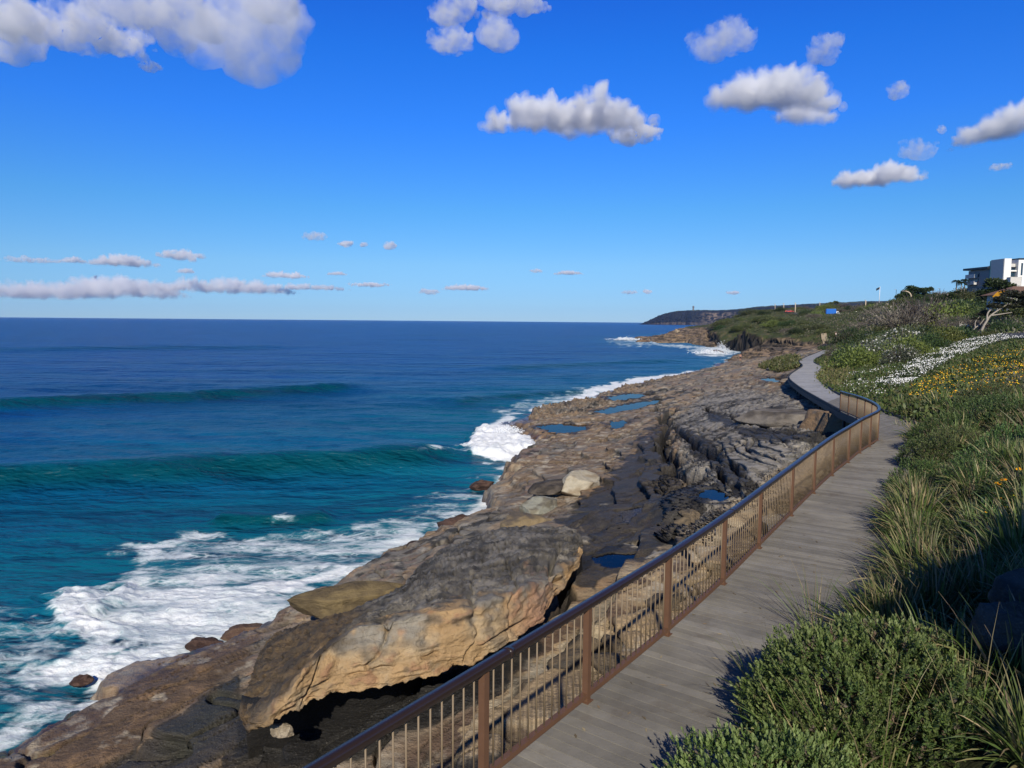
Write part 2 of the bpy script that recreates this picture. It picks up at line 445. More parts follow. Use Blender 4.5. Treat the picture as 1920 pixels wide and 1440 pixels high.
# the far cliff stands up from a low platform along its own line
PJ0, _c0 = project(np.stack([X, Y, Z0], -1).reshape(-1, 3)); PX0 = PJ0[:, 0].reshape(X.shape)
cfm = (DD > 200) & (hill < .5) & (PX0 > 1325) & (PX0 < 1640) & (DD < 420)
zb_ = np.interp(PX0, [1325,1400,1480,1550,1600], [1.6,2.2,3.0,4.3,4.9]) + np.clip(-hsd - 16, 0, 30) * -.03 + fbm(X / 7, Y / 7, 3, 177) * .5
h = np.where(cfm & (sd > 0), np.minimum(h, zb_ + sstep(-2.5, -.2, hsd) * 1.2), h)
# hillside
hh = Z0 + fbm(X / 6, Y / 6, 4, 91) * .25 * (1 + far * 2) + fbm(X / .8, Y / .8, 3, 95) * .06
H = h * (1 - hill) + hh * hill
# rock pools: level floors carved into the platform
POOLS = [([(1010,800),(1045,796),(1098,797),(1092,806),(1060,812),(1030,808)],1.0),([(1118,772),(1170,760),(1240,748),(1243,757),(1190,768),(1140,776)],.92),
         ([(1140,745),(1185,738),(1222,740),(1190,748),(1150,751)],.75),([(1128,1050),(1160,1044),(1188,1042),(1180,1054),(1165,1064),(1142,1060)],3.9),
         ([(1150,792),(1172,788),(1170,800),(1150,803)],1.25),([(1322,927),(1342,921),(1362,930),(1348,938),(1330,936)],4.35),([(1170,965),(1200,955),(1210,968),(1180,978)],3.5),
         ([(1428,711),(1455,708),(1478,712),(1450,717)],4.15)]
pools = []; pool_rim = np.zeros(X.shape)
def gz(px, py, z):
    for _ in range(25):
        p = atz(px, py, z); a_, l_ = lp(p[0], p[1]); i_ = int(np.clip((l_ - ld[0]) / (ld[1] - ld[0]), 1, ND - 2)); j_ = int(np.clip((a_ - A0) / (th[1] - th[0]), 1, NA - 2))
        z = z * .6 + .4 * float(H[i_, j_])
    return z
for pts, z in POOLS:
    z = float(np.median([gz(*p, z) for p in pts])) - .04
    P = [tuple(atz(*p, z)[:2]) for p in pts]; pools.append((P, z))
    m = DD < 130
    q = np.full(X.shape, -9.); wob = .30 if z > 2 else .7
    q[m] = polysd(X[m] + fbm(X[m] / .9, Y[m] / .9, 3, 101) * wob, Y[m] + fbm(X[m] / .9, Y[m] / .9, 3, 104) * wob, P)
    b = sstep(-.8, .2, q); pool_rim = np.maximum(pool_rim, sstep(-1.6, -.2, q))
    H = H * (1 - b) + (z - .10) * b + 0
    H = np.where((q > -4) & (q < .1) & (b < .5), np.maximum(H, z + .05 + fbm(X / .4, Y / .4, 2, 7) * .03 - np.clip(-q - .9, 0, 9) * .5), H)
# keep the ground under the boardwalk
dsd = polysd(X, Y, deckpoly)
ni = np.zeros(X.shape, int)
dz = np.full(X.shape, 7.0)
m = (dsd > -9.2)
if m.any():
    xx, yy = X[m], Y[m]; bd = np.full(xx.shape, 1e9); zz = np.full(xx.shape, 7.)
    for p in (Ls[::3] + Rs[::3]) / 2:
        d = np.hypot(xx - p[0], yy - p[1]); c = d < bd; bd = np.where(c, d, bd); zz = np.where(c, p[2], zz)
    dz[m] = zz
H = np.where(dsd > -.15, np.minimum(H, dz - .28), H)
rightside = (hill > .5)
H = np.where((dsd <= -.15) & (dsd > -9) & rightside & (DD < 190), np.minimum(H, dz + .02 + (-dsd - .15) * .42), H)
H = np.where((dsd <= -.15) & (dsd > -3) & rightside & (DD < 130), np.maximum(H, dz - .06), H)
H = np.where((dsd > -1.2) & ~rightside & (DD < 130), np.minimum(H, dz - .45), H)

def tz(x, y):
    x = np.atleast_1d(np.asarray(x, float)); y = np.atleast_1d(np.asarray(y, float))
    a, l = lp(x, y)
    i = np.clip((l - ld[0]) / (ld[1] - ld[0]), 0, ND - 1.001); j = np.clip((a - A0) / (th[1] - th[0]), 0, NA - 1.001)
    i0 = i.astype(int); j0 = j.astype(int); fi = i - i0; fj = j - j0
    return (H[i0, j0] * (1 - fi) * (1 - fj) + H[i0 + 1, j0] * fi * (1 - fj) + H[i0, j0 + 1] * (1 - fi) * fj + H[i0 + 1, j0 + 1] * fi * fj)

# ---------------------------------------------------------------- surface colours of the rock (stone type, lichen, weed; shade painted into undercuts and recesses)
def C(*c): return np.array(c, np.float32)
TAN, ORA, GRY, PAL, DRK, BRN, RED, WEED, GRN = C(.26,.19,.12), C(.33,.20,.10), C(.175,.16,.135), C(.42,.37,.285), C(.028,.026,.023), C(.11,.07,.042), C(.20,.11,.075), C(.045,.022,.016), C(.035,.05,.018)
def lerp(a, b, f): return a * (1 - f[..., None]) + b * f[..., None]
def inpx(poly, zc=None, soft=1.5):
    P = [tuple(atz(*p)[:2]) for p in poly]
    return sstep(-soft, soft, polysd(X + fbm(X / 3, Y / 3, 3, 111) * soft * 1.3, Y + fbm(X / 3, Y / 3, 3, 113) * soft * 1.3, P))
n1 = fbm(U / 2.2, Vv / 6, 5, 121, .6); n2 = fbm(X / 1.1, Y / 1.1, 5, 125, .6); n3 = fbm(X / 11, Y / 11, 3, 129); n4 = fbm(U / .5, Vv / 1.6, 4, 133, .6)
band = fbm(U / 7 + 3, H / .22 + n2 * .6, 3, 137)
base = lerp(np.broadcast_to(TAN, X.shape + (3,)), GRY, sstep(-.25, .35, n1 + n3 * .5))
base = lerp(base, PAL, sstep(.15, .6, n2 - n1 * .4) * .7)
base = lerp(base, ORA, sstep(.25, .65, band) * .65)
base = lerp(base, RED, sstep(.3, .7, -band + n3 * .3) * .5)
PJ, _pc = project(np.stack([X, Y, H], -1).reshape(-1, 3)); PJX = PJ[:, 0].reshape(X.shape); PJY = PJ[:, 1].reshape(X.shape)
_sel = (_pc.reshape(X.shape) > 1) & (DD < 150) & (PJX > -400) & (PJX < 2000)
_wx = n2 * 1.4; _wy = fbm(X / 2.2, Y / 2.2, 4, 113, .6) * 1.4
def pz(poly, soft):
    """a colour zone with its own outline on the shelf: stone, weed, painted shade"""
    v = np.zeros(X.shape); d_ = soft * 1.2
    v[_sel] = sstep(-soft, soft, polysd(PJX[_sel] + _wx[_sel] * d_, PJY[_sel] + _wy[_sel] * d_ * .7, poly)); return v
zone_dark = np.maximum.reduce([pz([(1040,985),(1110,930),(1215,805),(1250,775),(1262,860),(1285,930),(1275,1000),(1200,1010),(1150,1030),(1110,1110),(1075,1070),(1095,1000)], 14), pz([(440,1350),(520,1370),(700,1300),(900,1250),(960,1240),(930,1300),(700,1410),(560,1460),(400,1460),(430,1390)], 10),  # the outline below the slab lip mixes black weed with painted shade
                               pz([(170,1460),(330,1345),(440,1265),(450,1340),(430,1410),(330,1460)], 10), pz([(1255,800),(1300,805),(1400,890),(1430,920),(1400,925),(1300,850)], 8) * .9, pz([(1320,765),(1400,800),(1555,815),(1550,835),(1400,820),(1330,785)], 7) * .8])
zone_tan = np.maximum.reduce([pz([(1330,690),(1480,668),(1485,740),(1300,722)], 8), pz([(930,795),(1230,765),(1235,800),(1040,985),(930,960),(960,900),(1020,845)], 12)])
zone_gry = pz([(1262,780),(1330,730),(1480,735),(1560,800),(1540,850),(1310,1010),(1290,930)], 12)
zone_band = pz([(860,1330),(960,1230),(1120,1120),(1330,980),(1480,870),(1580,830),(1560,900),(1250,1200),(1000,1400),(700,1460)], 14)
base = lerp(base, lerp(np.broadcast_to(C(.27,.255,.225), X.shape + (3,)), C(.15,.14,.125), sstep(-.2, .4, n1 + n4 * .5)), zone_gry * .8)
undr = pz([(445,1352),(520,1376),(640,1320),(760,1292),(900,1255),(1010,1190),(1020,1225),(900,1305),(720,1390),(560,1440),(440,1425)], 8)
bnd = fbm(U / 9 + 5, H / .30 + n2 * .5 + U * .35, 4, 139)
base = lerp(base, lerp(lerp(np.broadcast_to(C(.36,.26,.15), X.shape + (3,)), C(.085,.05,.035), sstep(.0, .22, bnd)), C(.45,.37,.25), sstep(.1, .35, -bnd)), zone_band * .8)
dk = sstep(.02, .34, n2 * .75 + n1 * .6 + zone_dark * 1.1 + pool_rim * .8 - zone_tan * .35 - zone_band * .3 - .08)
dk *= sstep(-8, 0, -np.abs(0 * X))
base = lerp(base, DRK, dk * .9)
brown = pz([(-60,1480),(0,1425),(270,1262),(490,1178),(470,1240),(330,1335),(170,1460)], 12)
base = lerp(base, lerp(np.broadcast_to(BRN, X.shape + (3,)), ORA * .7, sstep(.1, .5, n2)), brown * .9)
base = lerp(base, BRN * 1.15, zone_tan * sstep(-.3, .4, -n2) * .6 * (DD < 110))
tanst = sstep(.0, .5, n4 + .2 * n2)
base = lerp(base, base * .62, tanst * .7)
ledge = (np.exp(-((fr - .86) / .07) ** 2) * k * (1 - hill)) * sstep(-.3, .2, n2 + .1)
base = lerp(base, DRK, ledge * .75)  # shade in the undercut below each ledge lip painted dark
bed_l = np.exp(-(np.abs(fbm(U / 1.6, Vv / 9, 4, 161, .6)) / .018) ** 2)
base = lerp(base, DRK, bed_l * .65 * (DD < 140))
H = H - bed_l * .06 * (1 - hill) * (sd > 1)
base = lerp(base, PAL * 1.05, sstep(.25, .5, fbm(X / 1.7, Y / 1.7, 5, 165, .65) - zone_dark * .3) * .6)
base = lerp(base, C(.016,.015,.014), undr * .95)  # dark wet rock and the overhang's shade painted together under the slab
joi = np.clip(joint + np.exp(-((g2 - g1) / .09) ** 2) * rub, 0, 1)
base = lerp(base, DRK, joi * .5)
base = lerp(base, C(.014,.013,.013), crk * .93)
base = lerp(base, C(.02,.018,.016), lines * .8)
# weed and damp near the waterline
wl = sstep(1.0, .25, H) * sstep(9, 2, sd) * (DD < 200)
base = lerp(base, lerp(np.broadcast_to(WEED, X.shape + (3,)), GRN, sstep(.2, .6, n2)), wl * sstep(-.4, .2, n2 + n1) * .92)
wet = np.clip(wl * 1.2 + sstep(.3, .7, np.maximum(zone_dark, pool_rim) + n2 * .3) * .35, 0, 1)
# far point cliffs: banded ochre, recess shade painted as dark bands
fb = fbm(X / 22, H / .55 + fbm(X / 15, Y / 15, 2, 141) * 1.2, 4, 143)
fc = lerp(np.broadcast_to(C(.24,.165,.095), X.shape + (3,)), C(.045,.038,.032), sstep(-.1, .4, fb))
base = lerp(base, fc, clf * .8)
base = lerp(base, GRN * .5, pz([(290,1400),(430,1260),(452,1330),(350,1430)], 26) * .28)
base = lerp(base, C(.03,.025,.02), clf * sstep(.62, .75, cf) * .85 * (1 - hill))  # ledge risers darkened to stand in for recess shade
# soil and turf of the hillside
soil = lerp(np.broadcast_to(C(.055,.065,.022), X.shape + (3,)), C(.10,.085,.045), sstep(-.1, .4, fbm(X / 3, Y / 3, 4, 151)))
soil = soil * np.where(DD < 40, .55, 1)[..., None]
soil = lerp(soil, C(.045,.06,.02), sstep(-.1, .4, fbm(X / 1.2, Y / 1.2, 3, 155)))
gt2 = np.gradient(H, th, axis=1) / DD; gl2 = np.gradient(H, ld, axis=0) / DD; slp = np.hypot(gt2, gl2)
steep = sstep(.5, .9, slp) * sstep(190, 215, DD) * (PX0 > 1325)
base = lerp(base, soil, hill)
base = lerp(base, lerp(np.broadcast_to(C(.20,.145,.09), X.shape + (3,)), C(.022,.02,.018), sstep(-.40, .02, fbm(X / 18, H / .8 + fbm(X / 12, Y / 12, 2, 147) * 1.5, 4, 149))), steep)  # dark bands on the steep cliff are recess shadow put into the colour
cq = H / 1.5 + fbm(X / 25, Y / 25, 2, 173) * .8; cqf = cq - np.floor(cq)
H = H + steep * .8 * 1.5 * (np.where(cqf < .6, cqf * .2, .12 + (cqf - .6) / .4 * .88) - cqf)
exx = gt2 * np.cos(TH) + gl2 * np.sin(TH); eyy = -gt2 * np.sin(TH) + gl2 * np.cos(TH)
og = steep * (fbm(X / 14, H / .9, 3, 175) * 1.8 + .9 * np.exp(-((cqf - .9) / .15) ** 2))
SXo = SXo - exx / (slp + .05) * og; SYo = SYo - eyy / (slp + .05) * og
vid = np.arange(ND * NA).reshape(ND, NA)
Q = np.stack([vid[:-1, :-1], vid[:-1, 1:], vid[1:, 1:], vid[1:, :-1]], -1).reshape(-1, 4)
hm = ((hill[:-1, :-1] + hill[1:, 1:]) / 2 > .5).ravel()
low = (np.maximum(H[:-1, :-1], H[1:, 1:]) < -5.0).ravel()
def sub(mask, name, mat):
    q = Q[mask]; u, inv = np.unique(q, return_inverse=True)
    V = np.stack([X + SXo, Y + SYo, H], -1).reshape(-1, 3)[u]
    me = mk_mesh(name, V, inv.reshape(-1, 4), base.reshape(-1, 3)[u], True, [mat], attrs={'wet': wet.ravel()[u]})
    return add(name, me)

m, nt, out = nmat('sandstone'); o = coords(nt); c = attr(nt)
na = noise(nt, vscale(nt, o, (1, 1, 2.5)), 2.2, 8, .65); nb = noise(nt, o, 14, 6, .65)
v = mth(nt, 'MULTIPLY_ADD', na, 1.3, .52); hs = N(nt, 'ShaderNodeHueSaturation'); LK(nt, c, hs.inputs['Color']); LK(nt, v, hs.inputs['Value'])
sp = ramp(nt, noise(nt, o, 30, 3, .7), [(.60, 0.), (.72, 1.)])
cc = mixc(nt, mth(nt, 'MULTIPLY', sp, .35), hs.outputs[0], (.42, .39, .33))
hgt = mth(nt, 'ADD', mth(nt, 'MULTIPLY', na, 1.0), mth(nt, 'MULTIPLY', nb, .35))
w = attr(nt, 'wet', 'Fac')
p = princ(nt, out, cc, mth(nt, 'MULTIPLY_ADD', w, -.55, .85), bump(nt, mth(nt, 'ADD', hgt, mth(nt, 'MULTIPLY', noise(nt, vscale(nt, o, (.5, .5, 9)), 2.4, 5, .6), .7)), 1, .13), mth(nt, 'MULTIPLY_ADD', w, .3, .25))
M_ROCK = m
m, nt, out = nmat('turf_soil'); o = coords(nt); c = attr(nt)
na = noise(nt, o, 1.5, 8, .65); hs = N(nt, 'ShaderNodeHueSaturation'); LK(nt, c, hs.inputs['Color']); LK(nt, mth(nt, 'MULTIPLY_ADD', na, 1.4, .3), hs.inputs['Value'])
princ(nt, out, hs.outputs[0], .9, bump(nt, noise(nt, o, 6, 6, .7), .9, .15), .2)
M_TURF = m
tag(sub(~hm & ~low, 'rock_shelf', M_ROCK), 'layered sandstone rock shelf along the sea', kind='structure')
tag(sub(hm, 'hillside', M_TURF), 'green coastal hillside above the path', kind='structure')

# pools of sea water lying on the shelf
m, nt, out = nmat('pool_water'); o = coords(nt)
bn = bump(nt, noise(nt, o, 2.5, 3), .06, .05); tr = N(nt, 'ShaderNodeBsdfTransparent'); tr.inputs[0].default_value = (.42, .40, .36, 1)
gl = N(nt, 'ShaderNodeBsdfGlossy'); gl.inputs['Color'].default_value = (.72,.64,.58,1); gl.inputs['Roughness'].default_value = .06; LK(nt, bn, gl.inputs['Normal']); fr_n = N(nt, 'ShaderNodeFresnel'); fr_n.inputs[0].default_value = 1.33; LK(nt, bn, fr_n.inputs['Normal'])
x = N(nt, 'ShaderNodeMixShader'); LK(nt, fr_n.outputs[0], x.inputs[0]); LK(nt, tr.outputs[0], x.inputs[1]); LK(nt, gl.outputs[0], x.inputs[2]); LK(nt, x.outputs[0], out.inputs[0]); M_POOL = m
for P, z in pools:
    P = np.array(P); c = P.mean(0); P = P + (P - c) / np.linalg.norm(P - c, axis=1)[:, None] * (.55 if z > 2 else 1.1)
    V = np.column_stack([P, np.full(len(P), z)]); V = np.vstack([V, [c[0], c[1], z]])
    k = len(P)
    if sum(P[i][0] * P[(i + 1) % k][1] - P[(i + 1) % k][0] * P[i][1] for i in range(k)) < 0: V[:k] = V[:k][::-1].copy()
    T = [[i, (i + 1) % k, k] for i in range(k)]
    tag(add('rock_pool', mk_mesh('rock_pool', V, np.array(T), None, False, [M_POOL])), 'still sea water pool on the rock shelf', kind='structure')
# ---------------------------------------------------------------- sea
sA0, sA1, sNA = R(-46), R(34), 900
inv = np.linspace(1 / 13.0, 1 / 420.0, 820)
sd_ = np.concatenate([1 / inv, np.exp(np.linspace(math.log(424), math.log(60000), 90))])
sTH, sDD = np.meshgrid(np.linspace(sA0, sA1, sNA), sd_)
sX = np.sin(sTH) * sDD; sY = np.cos(sTH) * sDD
nearm = sDD < 900
sh = np.full(sX.shape, -200.0); sh[nearm] = polysd(sX[nearm], sY[nearm], land)      # + on land
off = -sh
zz = np.zeros(sX.shape)
# long swell and chop, waves run towards lower Y and +X
fadeL = np.exp(-(sDD / 2500.0) ** 1)
zz += fbm(sX / 60, sY / 16, 2, 201) * .28 * fadeL
zz += fbm(sX / 9 + .25 * sY / 9, sY / 3.2, 3, 205) * .20 * np.exp(-(sDD / 500.0))
zz += fbm(sX / 1.7 + .2 * sY, sY / .8, 3, 209) * .07 * np.exp(-(sDD / 90.0))
face = np.zeros(sX.shape)
def swell(pts, A, wf, wb, z=1.0):
    global zz, face
    P = [tuple(atz(*p, z)[:2]) for p in pts]
    d, s, t, L = polydist(sX + fbm(sX / 14, sY / 14, 2, 221) * 2.0, sY + fbm(sX / 9, sY / 9, 3, 223) * 1.3, P, side=True)
    e = sstep(0, .10, t / L) * sstep(1, .82, t / L) if True else 1
    q = s * d                                   # + = seaward (left of the left-to-right line)
    hgt = A * np.where(q > 0, np.exp(-(q / wb) ** 2), np.exp(-(q / wf) ** 2)) * e
    zz = zz + hgt
    face = np.maximum(face, np.exp(-((q + wf * .7) / (wf * .9)) ** 2) * e)
    # trough ahead of the face
    zz = zz - A * .22 * np.exp(-((q + wf * 3.4) / (wf * 1.8)) ** 2) * e
swell([(-420,760),(0,744),(150,737),(350,729),(500,722),(650,712),(740,709)], 1.05, 2.6, 7, 1.35)
swell([(-420,885),(0,868),(200,857),(400,851),(560,845),(700,836),(800,830),(890,826),(935,824)], 1.15, 2.0, 4.5, 1.35)
swell([(420,962),(520,966),(580,964),(650,955)], .45, .9, 1.8, .3)
swell([(820,752),(920,742),(1050,734),(1150,722)], .5, 2.2, 5, .4)
swell([(-300,654),(0,653),(300,650),(600,648)], .9, 8, 20, .6)
swell([(900,690),(1050,683),(1200,676),(1290,672)], .5, 4, 8, .4)
# ---- foam
F = []
def fp(poly, dens, soft, z=.2):
    P = [tuple(atz(*p, z)[:2]) for p in poly]
    m = sDD < 520; v = np.zeros(sX.shape)
    a = .8 * soft
    v[m] = sstep(-soft, soft, polysd(sX[m] + fbm(sX[m] / 2.2, sY[m] / 2.2, 4, 231) * a * 2.2, sY[m] + fbm(sX[m] / 2.2, sY[m] / 2.2, 4, 235) * a * 2.2, P)) * dens
    return v
foam = np.zeros(sX.shape)
big = [(75,1135),(130,1105),(225,1045),(260,1015),(340,985),(450,985),(560,990),(700,978),(800,962),(890,946),(945,932),(930,960),(870,985),(790,1020),(720,1065),(640,1105),(560,1165),(480,1200),(400,1230),(270,1290),(0,1460),(-200,1500),(-250,1330),(0,1335),(125,1275),(112,1200)]
foam = np.maximum(foam, fp(big, .50, 1.4))
core = [(85,1138),(230,1050),(300,1062),(420,1075),(560,1072),(680,1062),(730,1058),(640,1100),(570,1150),(480,1190),(380,1235),(270,1280),(150,1290),(112,1200)]
foam = np.maximum(foam, fp(core, .74, 1.6))
foam = np.maximum(foam, fp([(80,1135),(150,1108),(200,1120),(220,1200),(210,1265),(150,1280),(112,1200)], .98, .9))
foam = np.maximum(foam, fp([(440,1082),(560,1068),(700,1058),(735,1062),(600,1090),(480,1110)], 1.0, .6))
foam = np.maximum(foam, fp([(225,1050),(262,1015),(345,988),(400,990),(300,1030),(250,1060)], .68, .6))
foam = np.maximum(foam, fp([(-200,1420),(0,1330),(130,1300),(260,1275),(130,1350),(0,1440)], .72, 1.))
foam = np.maximum(foam, fp([(-200,1130),(0,1140),(95,1145),(120,1200),(120,1270),(0,1320),(-200,1420)], .42, 1.2))
foam = np.maximum(foam, fp([(700,975),(860,900),(945,882),(935,925),(870,960)], .44, 1.5))
foam = np.maximum(foam, fp([(500,975),(535,960),(555,968),(520,980)], .55, .5))
foam = np.maximum(foam, fp([(876,836),(905,800),(925,793),(985,812),(1030,842),(1000,858),(940,864),(884,856)], 1.15, .8))
foam = np.maximum(foam, fp([(1050,752),(1120,722),(1200,705),(1345,690),(1345,700),(1220,714),(1140,730),(1080,756)], 1.0, 1.2))
foam = np.maximum(foam, fp([(900,765),(1000,745),(1120,724),(1080,752),(1000,762),(960,776)], .47, 2))
foam = np.maximum(foam, fp([(1135,637),(1160,633.5),(1200,633.5),(1235,645),(1210,650),(1160,651),(1145,643)], .42, 6))
foam = np.maximum(foam, fp([(1290,655),(1345,645),(1400,652),(1400,660),(1350,669),(1310,667)], .62, 4))
foam = np.maximum(foam, fp([(1225,642),(1340,650),(1330,655),(1230,648)], .55, 3))
foam = np.maximum(foam, fp([(770,841),(830,832),(890,824),(892,832),(830,840),(780,848)], .46, .6, 1.))
edge = np.where(sDD < 520, np.exp(-np.clip(off, 0, 50) / (.55 + np.minimum(sDD, 150) * .003)) * np.where(sDD > 200, .55, .85), 0)
foam = np.maximum(foam, edge * sstep(-.3, .2, fbm(sX / 4, sY / 4, 3, 241) + .1))
foam = np.clip(foam + (fbm(sX / 3.5, sY / 1.5, 4, 245, .6) * .30 + fbm(sX / 9 + sY / 12, sY / 2.2, 3, 247) * .18) * (foam > .02), 0, 1.3)
# broken water has body: lumps and a breaking lip
lump = sstep(.35, 1.0, foam) * np.exp(-(sDD / 160.0))
zz += lump * (np.abs(fbm(sX / 1.5, sY / .8, 4, 251, .55)) * .15 + fbm(sX / .35, sY / .25, 3, 255) * .03)
zz += fp([(876,838),(905,802),(925,797),(985,814),(1010,838),(940,852),(890,850)], .55, 1.1, .3) * (1 + .5 * fbm(sX / .8, sY / .8, 3, 257))
zz += fp([(85,1138),(160,1095),(230,1110),(200,1190),(130,1200)], .3, 1.6)
zz = np.where(off < -.6, np.minimum(zz, .3), zz)
shal = np.clip(np.exp(-off / 26.0) * .75 + np.exp(-sDD / 70.0) * .85 + fbm(sX / 25, sY / 7, 3, 261) * .22, 0, 1)
shal = np.clip(shal, 0, 1) * (sDD < 3000)
deep, teal, milk = C(.001, .036, .165), C(.003, .098, .158), C(.06, .20, .22)
cc = lerp(np.broadcast_to(deep, sX.shape + (3,)), teal, shal)
cc = cc * (1 + np.clip(fbm(sX / 90, sY / 14, 3, 265), -1, 1)[..., None] * .35)
cc = lerp(cc, C(.001, .050, .062), np.clip(face, 0, 1) * sstep(500, 100, sDD) * .85)
cc = lerp(cc, milk, np.clip(sstep(.15, .8, foam), 0, 1) * .8)
vid = np.arange(sX.size).reshape(sX.shape)
Q = np.stack([vid[:-1, :-1], vid[:-1, 1:], vid[1:, 1:], vid[1:, :-1]], -1).reshape(-1, 4)
keep = ((off[:-1, :-1] > -14)).ravel(); q = Q[keep]; u, ivx = np.unique(q, return_inverse=True)
m, nt, out = nmat('sea_water'); o = coords(nt); c = attr(nt); fo = attr(nt, 'foam', 'Fac')
w1 = noise(nt, vscale(nt, o, (.45, 1.0, 1)), 1.1, 6, .62); w2 = noise(nt, vscale(nt, o, (.5, 1.1, 1)), .16, 5, .6)
nrm = bump(nt, w2, 1, 2.6, bump(nt, w1, .9, .3))
pw = princ(nt, None, c, .28, nrm, .12); pw.inputs['IOR'].default_value = 1.33
st = vscale(nt, o, (.8, 1.5, 1)); fa = noise(nt, st, 1.0, 9, .68, 1.1); fb_ = noise(nt, vscale(nt, o, (1, 1.6, 1)), 4.5, 6, .7, .6)
web = mth(nt, 'ABSOLUTE', mth(nt, 'SUBTRACT', fa, .5))
wv_ = N(nt, 'ShaderNodeVectorMath', operation='MULTIPLY_ADD'); nc_ = N(nt, 'ShaderNodeTexNoise'); nc_.inputs['Scale'].default_value = .8; nc_.inputs['Detail'].default_value = 4; LK(nt, st, nc_.inputs['Vector'])
LK(nt, nc_.outputs['Color'], wv_.inputs[0]); wv_.inputs[1].default_value = (1.6, 1.6, 0); LK(nt, st, wv_.inputs[2])
def cell(sc_, k_):
    v_ = N(nt, 'ShaderNodeTexVoronoi', feature='DISTANCE_TO_EDGE'); v_.inputs['Scale'].default_value = sc_; LK(nt, wv_.outputs[0], v_.inputs['Vector']); return mth(nt, 'MULTIPLY_ADD', v_.outputs['Distance'], -k_, 1, True)
lace = mth(nt, 'MAXIMUM', cell(.75, 4.5), mth(nt, 'MULTIPLY', cell(2.1, 4.0), .8))
cover = mth(nt, 'ADD', mth(nt, 'MULTIPLY_ADD', web, -1.2, mth(nt, 'MULTIPLY', lace, .42)), mth(nt, 'MULTIPLY_ADD', fb_, .6, -.10))   # lacy
tot = mth(nt, 'ADD', mth(nt, 'MULTIPLY_ADD', fo, 1.45, -1.02), cover)
fac = N(nt, 'ShaderNodeMapRange', interpolation_type='SMOOTHSTEP'); LK(nt, tot, fac.inputs[0]); fac.inputs[1].default_value = -.20; fac.inputs[2].default_value = .42
df = princ(nt, None, mixc(nt, ramp(nt, mth(nt, 'ADD', mth(nt, 'MULTIPLY', fo, .45), mth(nt, 'MULTIPLY', fa, .6)), [(.42, 0.), (.78, 1.)]), (.42, .53, .57), (.87, .89, .89)), .7, bump(nt, mth(nt, 'ADD', fb_, fa), .45, .2), .2)
x = N(nt, 'ShaderNodeMixShader'); LK(nt, fac.outputs[0], x.inputs[0]); LK(nt, pw.outputs[0], x.inputs[1]); LK(nt, df.outputs[0], x.inputs[2]); LK(nt, x.outputs[0], out.inputs[0])
M_SEA = m
V = np.stack([sX, sY, zz], -1).reshape(-1, 3)[u]
tag(add('sea', mk_mesh('sea', V, ivx.reshape(-1, 4), cc.reshape(-1, 3)[u], True, [M_SEA], attrs={'foam': foam.ravel()[u]})), 'deep blue ocean with swell and white surf', kind='structure')
def seaz(px, py): pass

# spray thrown up where swell hits the far rocks
def spray(px, py, d, w, hgt, n, seed):
    r = np.random.default_rng(seed); c = atz(px, py, .3)
    P = np.column_stack([r.normal(0, w * .45, n), r.normal(0, w * .3, n), np.abs(r.normal(0, 1, n)) * hgt * .5])
    P[:, 0] *= 1 - np.clip(P[:, 2] / hgt, 0, 1) * .6
    s = r.uniform(.03, .12, n)[:, None, None] * (w / 4)
    B = np.array([[1,0,0],[-1,0,0],[0,1,0],[0,-1,0],[0,0,1],[0,0,-1]], float)
    V = (P[:, None] + B[None] * s + c).reshape(-1, 3)
    f = np.array([[0,2,4],[2,1,4],[1,3,4],[3,0,4],[2,0,5],[1,2,5],[3,1,5],[0,3,5]])
    T = (np.arange(n)[:, None, None] * 6 + f[None]).reshape(-1, 3)
    o = add('spray', mk_mesh('spray', V, T, None, True, [M_SPRAY])); tag(o, 'white spray where a wave breaks on the rocks', kind='stuff')
M_SPRAY = m_plain('spray_white', (.85, .87, .88), .8, .05, 3, .0, .1)
spray(1353, 660, 0, 4, 2.6, 1400, 1); spray(1330, 663, 0, 7, 1.2, 700, 2); spray(1175, 637, 0, 12, 1.2, 500, 4)
spray(955, 812, 0, 2.4, .5, 900, 7)

# ---------------------------------------------------------------- sky, sun, camera
aim = ray(985, 1432); aim /= np.linalg.norm(aim)
ELEV = math.asin(-aim[2]); AZ = math.atan2(-aim[0], -aim[1])
w = bpy.data.worlds.new('World'); scene.world = w; w.use_nodes = True; nt = w.node_tree; nt.nodes.clear()
wo = nt.nodes.new('ShaderNodeOutputWorld'); bg = nt.nodes.new('ShaderNodeBackground'); sk = nt.nodes.new('ShaderNodeTexSky')
sk.sky_type = 'NISHITA'; sk.sun_disc = False; sk.sun_elevation = ELEV; sk.sun_rotation = AZ; sk.altitude = 0; sk.air_density = 1.0; sk.dust_density = 0; sk.ozone_density = 6
tcn = nt.nodes.new('ShaderNodeTexCoord'); sx = nt.nodes.new('ShaderNodeSeparateXYZ'); nt.links.new(tcn.outputs['Generated'], sx.inputs[0])
tint = ramp(nt, sx.outputs[2], [(.0, (.36,.56,.93)), (.035, (.37,.57,.89)), (.077, (.424,.643,.876)), (.15, (.315,.67,.96)), (.255, (.181,.627,1.295)), (.342, (.122,.60,1.36)), (.41, (.105,.535,1.38)), (.56, (.08,.26,.60)), (.85, (.07,.17,.33))])
mx = mixc(nt, 1, sk.outputs[0], tint, 'MULTIPLY'); nt.links.new(mx, bg.inputs[0]); bg.inputs[1].default_value = SKY_STR; nt.links.new(bg.outputs[0], wo.inputs[0])
sl = bpy.data.lights.new('sun', 'SUN'); sl.energy = SUN_STR; sl.angle = R(.53); sl.color = (1, .93, .80)
so = bpy.data.objects.new('sun', sl); COL.objects.link(so); so.rotation_euler = Vector(aim).to_track_quat('-Z', 'Y').to_euler()
